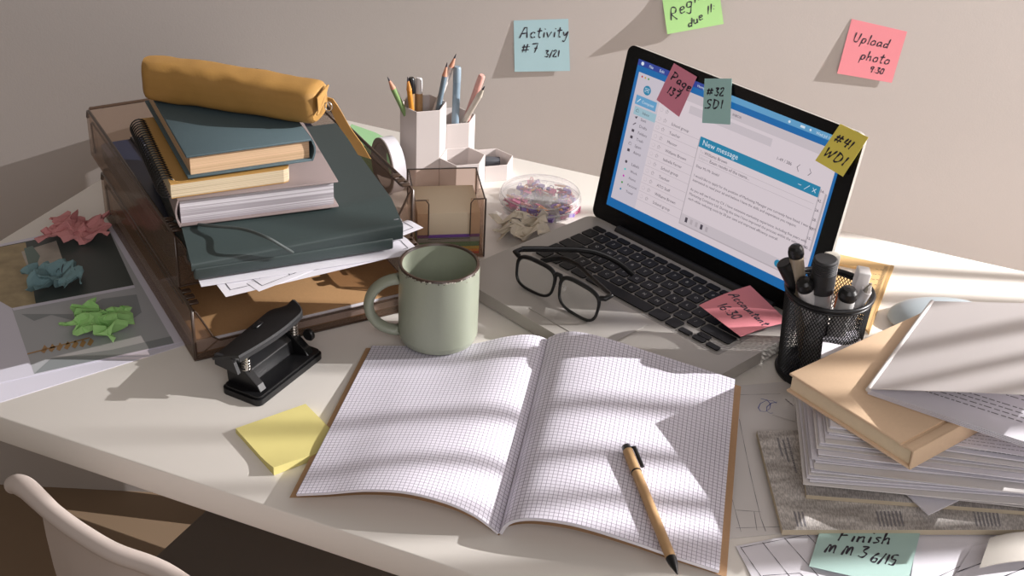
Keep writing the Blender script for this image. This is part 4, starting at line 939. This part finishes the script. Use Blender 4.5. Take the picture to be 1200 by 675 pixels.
# ================================================================ open notebook
SB, ST_ = V((-.1755, -.2155, 0)), V((-.2465, .071, 0))
LB, LT = V((-.3615, -.2435, 0)), V((-.4195, -.002, 0)); LT = G(436, 404, .005); LB = G(347, 579, .0125); LT.z = LB.z = 0
RB, RT = G(843, 669, .006), G(861, 447, .021); RB.z = RT.z = 0
zLb = [(0, .003), (.04, .009), (.12, .019), (.25, .028), (.45, .033), (.65, .029), (.85, .019), (1, .0125)]
zLt = [(0, .016), (.05, .020), (.13, .0215), (.25, .018), (.4, .010), (.55, .0055), (.8, .0045), (1, .004)]
zRb = [(0, .003), (.025, .014), (.08, .022), (.18, .027), (.35, .028), (.6, .021), (.8, .013), (1, .006)]
zRt = [(0, .018), (.05, .026), (.14, .0335), (.3, .035), (.55, .031), (.8, .027), (1, .0235)]
def page(S, O, side):
    (sb, st), (ob, ot) = S, O; tb, tt = (zLb, zLt) if side < 0 else (zRb, zRt)
    def f(u, v):   # u: 0 spine..1 outer ; v: 0 bottom..1 top
        a = sb.lerp(st, v); b = ob.lerp(ot, v); p = a.lerp(b, u); w2 = v if side < 0 else v*v*(1.0)*.35+v*.65
        z_ = smooth_tab(tb, u)*(1-w2)+smooth_tab(tt, u)*w2; return V((p.x, p.y, z_))
    return f
fl = page((SB, ST_), (LB, LT), -1); frr = page((SB, ST_), (RB, RT), 1)
nb = thing('open_notebook', 'open squared notebook with kraft cover, in the middle of the desk front', 'notebook', (SB+ST_)/2)
mb = MB(); mb.grid(lambda u, v: fl(1-u, v), 60, 24, 0, .0022, uvs=(46, 62), ms=1); mb.build('page_block', [GRID, PAPER], nb)
mb = MB(); mb.grid(frr, 60, 24, 0, .0030, uvs=(46, 62), ms=1); mb.build('page_block', [GRID, PAPER], nb)
for f_, s_ in ((fl, -1), (frr, 1)):
    def cv(u, v, f_=f_, s_=s_):
        u2 = u*1.035; q = f_(min(u2, 1), v); 
        if u2 > 1: q = q+(f_(1, v)-f_(.97, v))*((u2-1)/.03)
        zz_ = q.z-(.0040 if s_ > 0 else .0030); fz = max(.0004, zz_*(.90 if u > .03 else 1)); return V((q.x, q.y, fz))
    mb = MB()
    g_ = (lambda u, v: cv(1-u, v)) if s_ < 0 else cv
    mb.grid(g_, 40, 10, 0, .0005 if False else 0); mb.build('cover', KRAFT2, nb)
def onpage(px, py):
    z_ = .03
    for _ in range(12):
        q = G(px, py, z_); best = None
        for i in range(41):
            for j in range(41):
                r_ = frr(i/40, j/40); d = (r_.x-q.x)**2+(r_.y-q.y)**2
                if best is None or d < best[0]: best = (d, r_.z)
        z_ = best[1]
    return G(px, py, z_), z_
# pen
pA, zA = onpage(733, 530); pB, zB = onpage(786, 664); pA.z = zA+.0062; pB.z = zB+.0075
pd = (pB-pA); PL = pd.length; pd.normalize(); 
pn = thing('ballpoint_pen', 'kraft barrel pen with black ends and clip, lying on the squared page', 'pen', pA)
mb = MB(); mb.tube([pA+pd*.006, pA+pd*.033], .0047, 20); mb.build('cap_barrel', PENK, pn)
mb = MB(); mb.tube([pA-pd*.001, pA, pA+pd*.006], [.0030, .0042, .0046], 16); mb.build('end_plug', BLACK, pn)
mb = MB(); mb.tube([pA+pd*.033, pA+pd*.0345], .0049, 20); mb.build('ring', BLACK, pn)
mb = MB(); mb.tube([pA+pd*.0345, pA+pd*(PL-.002)], .0045, 20); mb.build('barrel', PENK, pn)
mb = MB(); mb.tube([pA+pd*(PL-.002), pA+pd*(PL+.003), pA+pd*(PL+.012), pA+pd*(PL+.016)], [.0046, .0042, .0018, .0006], 14); mb.build('tip', BLACK, pn)
sdp = pd.cross(UP).normalized(); sdp = sdp if sdp.x > 0 else -sdp
mb = MB(); mb.tube([pA+pd*.003+sdp*.003+UP*.001, pA+pd*.005+sdp*.0062+UP*.003, pA+pd*.031+sdp*.0062+UP*.003], [.0013, .0014, .0014], 8, sx=1.3); mb.build('clip', BLACK, pn)
#@@RIGHT
# ================================================================ mesh pen cup
PC = V((.0145, .1655, 0)); CRb, CRt, CHt = .0385, .0430, .098
cup = thing('mesh_pen_cup', 'black wire mesh pen cup full of markers beside the laptop', 'pen cup', PC)
mb = MB(); mb.lathe([(0, .001), (CRb-.001, .001), (CRb+.002, .0), (CRb+.003, .003), (CRb+.0015, .007), (CRb-.001, .007), (CRb-.001, .003), (0, .0028)], PC, n=48); mb.build('base', MESHM, cup)
mb = MB(); mb.tube([PC+V((CRt*math.cos(a_), CRt*math.sin(a_), CHt)) for a_ in [2*PI*q/56 for q in range(57)]], .0024, 10); mb.tube([PC+V((CRt*.995*math.cos(a_), CRt*.995*math.sin(a_), CHt-.004)) for a_ in [2*PI*q/56 for q in range(57)]], .0014, 8); mb.build('rim', MESHM, cup)
NA, NZ = 78, 34; mb = MB()
def cw(i, j): r_ = lerp(CRb, CRt, j/NZ); a = 2*PI*(i+.5*(j % 2))/NA; return PC+V((r_*math.cos(a), r_*math.sin(a), .005+(CHt-.009)*j/NZ))
for i in range(NA):
    for j in range(NZ):
        for di in (0, (1 if j % 2 else -1)):
            p, q = cw(i, j), cw(i+di, j+1); d = (q-p).normalized(); n_ = V((p.x-PC.x, p.y-PC.y, 0)).normalized(); s_ = n_.cross(d)*.00042; n2 = n_*.0003
            mb.add([p+s_-n2, p-s_-n2, p+n2*1.5, q+s_-n2, q-s_-n2, q+n2*1.5], [(0, 2, 5, 3), (2, 1, 4, 5), (1, 0, 3, 4)], 0)
mb.build('wire_mesh', MESHM, cup)
def marker(label, base, top, r, body, capm, capl, style='round', name='marker'):
    r *= 1.14; top = V(top); o2 = V((top.x-PC.x, top.y-PC.y, 0)); hr = .097/top.z; bd = max(-.028, min(.6*o2.length, (.0385-r-hr*o2.length)/max(.05, 1-hr))); base = PC+o2.normalized()*bd+UP*.006; d = (top-base).normalized(); L_ = (top-base).length
    t = thing(name, label, 'marker' if name == 'marker' else 'pen', base, None)
    if style == 'square':
        mb = MB(); s_ = d.cross(UP).normalized(); n_ = s_.cross(d)
        mb.box(base-s_*r-n_*r*.8, s_*2*r, n_*1.6*r, d*(L_-capl), 0, .0012); mb.build('barrel', body, t)
        mb = MB(); mb.box(base-s_*r*1.08-n_*r*.88+d*(L_-capl), s_*2.16*r, n_*1.76*r, d*capl, 0, .0015); mb.build('cap', capm, t)
        return t
    mb = MB(); mb.tube([base, base+d*.002, top-d*capl], [r*.8, r, r], 20); mb.build('barrel', body, t)
    if style == 'dome': prf = [(r*1.05, 0), (r*1.12, .002), (r*1.12, capl-r*1.05), (r*1.0, capl-r*.5), (r*.7, capl-r*.15), (0, capl)]
    elif style == 'groove':
        prf = [(r*1.0, 0), (r*1.18, .001)]
        for k_ in range(6): zz_ = capl*.62+capl*.055*k_; prf += [(r*1.18, zz_), (r*1.10, zz_+.0006), (r*1.18, zz_+.0012)]
        prf += [(r*1.15, capl-.001), (r*1.0, capl), (0, capl)]
    elif style == 'tip': prf = [(r*.9, 0), (r*.55, capl*.5), (r*.25, capl*.8), (r*.2, capl), (0, capl)]
    else: prf = [(r*1.06, 0), (r*1.08, capl*.5), (r*1.02, capl-.001), (r*.85, capl), (0, capl)]
    mb = MB(); mb.lathe(prf, top-d*capl, d, 24); mb.build('cap', capm, t)
    return t
TRB = mat('clear_barrel_smoke', (.33, .27, .20), .3)
b0_ = lambda dx, dy: PC+V((dx, dy, .004))
marker('black dome capped marker standing highest in the mesh cup', b0_(.006, .010), G(932, 287, .150), .0062, TRB, BLACK, .013, 'dome')
marker('all black marker at the left edge of the mesh cup', b0_(-.020, .006), G(919, 307, .128), .0075, BLACKM, BLACK, .040, 'round')
marker('white marker with a small black dome cap, front left in the mesh cup', b0_(-.012, -.018), G(942, 327, .121), .0070, WHITEP, BLACK, .013, 'dome')
mk = marker('thick marker with a ribbed black cap and silver barrel in the mesh cup', b0_(.0, -.002), G(968, 303, .142), .0090, SILVER, BLACKM, .038, 'groove')
marker('translucent white correction pen at the back of the mesh cup', b0_(.010, .022), G(976, 297, .135), .0055, WHITEP, mat('ivory_cap', (.74, .70, .62), .4), .012, 'square')
marker('white square highlighter leaning right in the mesh cup', b0_(-.016, .018), G(1013, 316, .124), .0065, WHITEP, WHITEP, .022, 'square')
marker('white marker with a large black dome cap leaning right in the mesh cup', b0_(-.006, -.024), G(996, 337, .119), .0076, mat('grey_print_barrel', (.50, .49, .48), .4, noise_=.3, nscale=150), BLACK, .013, 'dome')
marker('silver pen with a metal tip leaning far right in the mesh cup', b0_(-.018, -.008), G(1021, 332, .121), .0048, mat('pearl_grey', (.50, .49, .50), .35), CHROME, .010, 'tip', 'pen')
marker('slim pen with an orange tip in the mesh cup', b0_(.0, -.020), G(986, 344, .108), .0038, WHITEP, mat('orange', (.75, .18, .03), .4), .016, 'round', 'pen')
# ================================================================ set square
sq = thing('set_square', 'wooden set square with ruler marks lying behind the mesh cup', 'set square', (.03, .37, 0))
t0 = V((.051, .4275, 0)); t1_ = V((.0525, .2635, 0)); t2_ = V((-.066, .424, 0)); tcn = (t0+t1_+t2_)/3
mb = MB(); k_ = [p.lerp(V((.012, .385, 0)), .40) for p in (t0, t1_, t2_)]; k_ = [V((.013, .404, 0)), V((.015, .366, 0)), V((-.014, .402, 0))]
O3 = [t0, t1_, t2_]; zt = .0030
for i in range(3):
    a, b, c2, d2 = O3[i], O3[(i+1) % 3], k_[(i+1) % 3], k_[i]
    mb.prism([a, b, c2, d2], zt, UP, 0)
mb.build('board', WOOD, sq)
mb = MB(); ed = (t1_-t0).normalized(); si = V((-1, 0, 0))
mb.prism([t0+UP*(zt+.0001), t1_+UP*(zt+.0001), t1_+si*.0022+ed*-.006+UP*(zt+.0001), t0+si*.004+UP*(zt+.0001)], .0002, UP); mb.build('bevelled_edge', WOODB, sq)
mb = MB()
for i in range(1, 58):
    p = t0+ed*(.004+i*.0026)+UP*(zt+.0004); L_ = .0075 if i % 5 == 0 else .0045
    mb.add([p+si*.006-ed*.00035, p+si*.006+ed*.00035, p+si*(.006+L_)+ed*.00035, p+si*(.006+L_)-ed*.00035], [(0, 1, 2, 3)], 0)
for i in range(1, 11): printed(mb, lambda u, v: (t0+ed*(.004+i*.013+u)+si*(.019-v)+UP*(zt+.0004), UP), str(i), 0, 0, .005, 0, lift=0)
mb.build('scale_marks', INK, sq)
# mouse
mc = V((.120, .327, 0)); ma = math.radians(25); m1 = V((math.cos(ma), math.sin(ma), 0)); m2 = V((-m1.y, m1.x, 0))
ms_ = thing('computer_mouse', 'pale grey low rounded computer mouse half hidden by the papers', 'mouse', mc)
def mf_(u, v):
    th_ = 2*PI*u; r_ = math.sin(v*PI/2); p = mc+m1*.060*r_*math.copysign(abs(math.cos(th_))**.85, math.cos(th_))+m2*.034*r_*math.copysign(abs(math.sin(th_))**.85, math.sin(th_)); p.z = .004+.020*(max(0, 1-r_**2.6))**.6; return p
mb = MB(); mb.grid(lambda u, v: mf_(1-u, v), 48, 16, 0); mb.build('top_shell', MOUSEM, ms_)
mb = MB(); 
def mb2(u, v): p = mf_(u, 1); c_ = V((mc.x, mc.y, 0)); q = p.lerp(V((mc.x, mc.y, p.z)), .0 if v > .5 else .06); q.z = .0002 if v < .5 else .0042; return q
mb.grid(mb2, 48, 2, 0); mb.add([mb2(i/48, 0) for i in range(48)], [tuple(range(47, -1, -1))], 0); mb.build('base', SILVER, ms_)
# ================================================================ drawings on the desk, right
def sheetpx(name, label, px, z, m_, extra=(), t=.0003, cat='paper sheet', group=None, bulge=None, inkm=INK, lw=.0006, nu=12, wds=(), ink2=None, scr=()):
    f = bil([G(x, y_, z) for x, y_ in px], bulge); fn = withn(f); mb = MB(); mb.grid(f, nu, nu, 0, t, uvs=(1, 1))
    for pl in extra: mb.ribbon(fn, pl, lw, 1)
    for pl in scr: mb.ribbon(fn, pl, .0011, 2)
    for (u0, u1, v, h) in wds: words(mb, fn, u0, u1, v, h, 1)
    return tag(mb.build(name, [m_, inkm, ink2 or inkm]), label, cat, group)
sheetpx('floor_plan_sheet', 'grey white drawing sheet with blue pen scribble beside the open notebook', [(845, 632), (1050, 612), (1010, 440), (862, 452)], .0008, PAPER2,
    [[(.0, .93), (.5, .90)], [(.05, .75), (.22, .10), (.25, .02)], [(.02, .30), (.11, .03)], [(.08, .055), (.6, .02)], [(.07, .16), (.22, .135)], [(.18, .14), (.2, .03)]], scr=[[(.20+.007*i+.06*math.sin(i*.75), .84-.002*i+.045*math.cos(i*.75)) for i in range(36)]], ink2=BLUEINK, inkm=INKG)
sheetpx('paper_scrap', 'small torn white receipt beside the scribbled drawing sheet', [(905, 486), (932, 494), (932, 462), (915, 460)], .0016, PAPER2, [[(.4, .75), (.9, .55)]], inkm=INKG, lw=.0015)
sheetpx('floor_plan_sheet', 'white technical drawing with slanted black lines at the photo bottom', [(915, 740), (1150, 735), (1010, 610), (862, 640)], .0014, PAPER,
    [[(.03+.17*i, .98), (.10+.165*i, .0)] for i in range(6)]+[[(.03, .97), (.97, .97)], [(.07, .62), (.30, .60)], [(.07, .62), (.10, .45)], [(.3, .6), (.33, .45)]], lw=.0007)
sheetpx('floor_plan_sheet', 'white drawing sheet with two black rules fanned to the right of the mint note', [(1060, 730), (1290, 700), (1210, 612), (1075, 625)], .0024, PAPER, [[(-.0, .35), (1, .98)], [(.2, .3), (1, .75)], [(.1, .1), (.9, .42)]], lw=.0007)
sheetpx('floor_plan_sheet', 'curling white sheet with a bold printed table at the lower right corner', [(1090, 720), (1290, 690), (1260, 628), (1140, 640)], .0034, PAPER, [[(.0, .6), (.8, 1.0)], [(.2, .3), (.85, .7)], [(.25, .15), (.9, .5)], [(.2, .3), (.25, .15)]], lw=.0012, bulge=lambda u, v: .008*u*v)
sheetpx('plastic_sleeve', 'dull translucent plastic sleeve in the lower right corner', [(1148, 665), (1290, 650), (1270, 618), (1160, 630)], .014, mat('dull_sleeve', (.50, .47, .43), .25), [], t=.0008, bulge=lambda u, v: .003*math.sin(u*6), cat='plastic sleeve')
# newspapers
def slabpx(name, label, px, z0, th_, m_, ms, cat, bulge=None, uvs=(1, 1), group=None, nu=16, wds=()):
    f = bil([G(x, y_, z0+th_) for x, y_ in px], bulge); mb = MB(); mb.grid(f, nu, nu, 0, 0, uvs=uvs)
    E_ = [(i/nu, 0) for i in range(nu)]+[(1, i/nu) for i in range(nu)]+[(1-i/nu, 1) for i in range(nu)]+[(0, 1-i/nu) for i in range(nu)]
    top = [f(*e) for e in E_]; bot = []
    for e, p in zip(E_, top): bot.append(V((p.x, p.y, p.z-th_)))
    fn = withn(f); fv = lambda u, v: (lambda q: (q[0], q[1]))(fn(v, u))
    for (v0, v1, u_) in wds: words(mb, fv, v0, v1, u_, .006, 2)
    k_ = len(E_); mb.add(top+bot, [(i, i+k_, (i+1) % k_+k_, (i+1) % k_) for i in range(k_)], 1); mb.add(bot, [tuple(range(k_-1, -1, -1))], 1)
    return tag(mb.build(name, [m_, ms, INKG]), label, cat, group)
slabpx('newspaper', 'folded grey newspaper lowest in the right-hand paper pile', [(917, 621), (1290, 621), (1260, 500), (887, 505)], .0042, .0055, NEWS, OLDP, 'newspaper', uvs=(1.3, 1), wds=[(.03, .17, .012*q+.22*(q//7)) for q in range(4, 26)]+[(.72, .92, .055), (.66, .9, .07), (.55, .92, .085)])
slabpx('newspaper', 'thinner folded newspaper with yellowed edge, second from the bottom of the pile', [(945, 580), (1290, 606), (1240, 470), (934, 476)], .0100, .0042, NEWS, OLDP, 'newspaper', uvs=(1.1, .9))
slabpx('paper_folder', 'dusky pink folder edge showing inside the right-hand paper pile', [(1120, 581), (1300, 596), (1250, 520), (1080, 520)], .0146, .003, mat('pink_card', (.42, .16, .22), .7), mat('pink_card_edge', (.42, .16, .22), .7), 'folder')
sheetpx('paper_sheet', 'white sheet whose corner points down out of the pile above the newspaper', [(1088, 603), (1195, 552), (1110, 500), (1000, 520)], .0185, PAPER, [], t=.0012)
# fanned pile of sheets
rp_ = random.Random(11); zc = .0203
base = [(944, 566), (1300, 598), (1250, 440), (932, 452)]
for i in range(24):
    t_ = .0010 if i < 6 else rp_.choice((.0005, .0007, .0011)); jx, jy = rp_.uniform(-3, 3), rp_.uniform(-1.5, 1.5)
    sh = 0 if i < 4 else (i-3)*4.6+rp_.uniform(-3, 3); lf = 0 if i < 4 else (i-3)*1.7+rp_.uniform(-3, 3)
    k_ = i/23
    px = [(base[0][0]+lf*.9+jx, base[0][1]-sh*.72+jy), (base[1][0], base[1][1]-sh*.62+rp_.uniform(-8, 8)), (base[2][0], base[2][1]), (base[3][0]+lf*1.1+jx*.5, base[3][1]+3+jy)]
    am = rp_.uniform(0, .0004)
    sheetpx('paper_sheet', 'white sheet in the fanned pile under the tan book', px, zc+t_, PAPER if i % 3 else PAPER2, [], t=t_, group='loose sheets fanned in the right-hand pile', bulge=(lambda u, v, am=am, i=i: am*math.sin(u*5+i)), nu=8,
        wds=[(.32, .75, .05+.045*q, .007) for q in range(4)] if i in (20, 23) else (), inkm=INKG)
    zc += t_+.00085
print('pile top', zc)
# tan hardcover
KZ = .0600; KT = .0205
pF = G(925, 437, KZ+KT); pR = G(1067, 526, KZ+KT); pE = G(1127, 497, KZ+KT)
ex = (pR-pF).normalized(); ey = V((-ex.y, ex.x, 0)); kw = (pR-pF).length
print('tan book w', kw)
tb_ = thing('hardcover_book', 'plain tan hardcover book lying slanted on the white paper pile', 'book', pF+ex*.07+ey*.08-UP*KT)
o_ = V((pF.x, pF.y, KZ)); kd_ = .195; kw += .004
mb = MB(); mb.box(o_+ex*.002+ey*.003+UP*.0025, ex*(kw-.006), ey*(kd_-.006), UP*(KT-.005)); mb.build('page_block', CREAM, tb_)
mb = MB(); mb.box(o_, ex*kw, ey*kd_, UP*.0024, 0, .0006); mb.box(o_+UP*(KT-.0024), ex*(kw-.014), ey*kd_, UP*.0024, 0, .0008); mb.box(o_+UP*(KT-.0024)+ex*(kw-.0105), ex*.0105, ey*kd_, UP*.0024, 0, .0010); mb.box(o_+UP*(KT-.0034)+ex*(kw-.016), ex*.007, ey*kd_, UP*.0018, 0, .0005)
mb.box(o_+ex*(kw-.0022), ex*.0024, ey*kd_, UP*KT, 0, .0008); mb.build('cover', TAN, tb_)
# magazine
MZ = KZ+KT+.0006
s0, s1 = G(1017, 459, MZ+.003), G(1092, 356, MZ+.003)
mg = thing('brochure', 'white brochure lying half open on the tan book, upper pages lifting', 'brochure', s0.lerp(s1, .5))
dr = V((.985, -.16, 0)).normalized()
def lowp(k_): 
    def f(u, v):
        p = s0.lerp(s1, v)+dr*.215*u; p.z = MZ+.0012*k_+.0012+.010*u*u*(.6+.4*v)+.002*math.sin(u*3)*k_*.15; return p
    return f
for k_ in range(4):
    mb = MB(); fn = withn(lowp(k_)); mb.grid(lowp(k_), 20, 8, 0, .0007)
    if k_ == 3:
        for q in range(7): words(mb, fn, .20, .95, .40-.035*q if q < 3 else .355-.035*q, .008, 1)
        mb.add([], [], 0)
    mb.build('inner_page', [PAPER, INKG], mg)
def upp(u, v):
    p = s0.lerp(s1, v)+V((.97, -.10+.05*v, 0)).normalized()*.22*u; p.z = MZ+.0062+.069*(math.sin(min(1, u*.8)*PI/2)) *(1-.15*v)-.004*math.sin(u*PI); return p
mb = MB(); mb.grid(upp, 24, 10, 0, .0006); mb.build('lifted_cover', mat('brochure_cover', (.66, .62, .62), .55), mg)
mb = MB(); mb.tube([s0+UP*.002, s1+UP*.002], .0026, 8); mb.build('spine_fold', PAPER2, mg)
# white rolled sheet tip behind the tan book
sheetpx('paper_sheet', 'small curled white sheet tip between the mesh cup and the tan book', [(962, 420), (1010, 402), (1000, 394), (963, 402)], .055, PAPER, [], t=.0006, bulge=lambda u, v: .008*math.sin(v*2))
# ---- details that belong to a part hang below that part
def under(root, part, *names):
    kids = list(root.children); kind_ = lambda o: o.name.split('.')[0]
    ps = [o for o in kids if kind_(o) == part]
    for o in kids:
        if kind_(o) in names:
            c_ = lambda q: sum((V(b_) for b_ in q.bound_box), V((0, 0, 0)))/8
            p = min(ps, key=lambda q: (c_(q)-c_(o)).length); o.parent = p; o.matrix_parent_inverse = M4.Identity(4)
bpy.context.view_layer.update()
under(lap, 'base', 'key', 'trackpad', 'rubber_foot'); under(lap, 'lid', 'display'); under(gl, 'frame', 'nose_pad', 'lens'); under(pu, 'lever', 'lock_tab'); under(pc, 'zip_strap', 'zip_ring')
under(mug, 'body', 'rim_speckles'); under(sq, 'board', 'scale_marks', 'bevelled_edge'); under(pn, 'cap_barrel', 'clip', 'end_plug')
for o in list(C.objects):
    if o.name.startswith('letter_tray'): under(o, 'side_wall', 'stacking_lug')
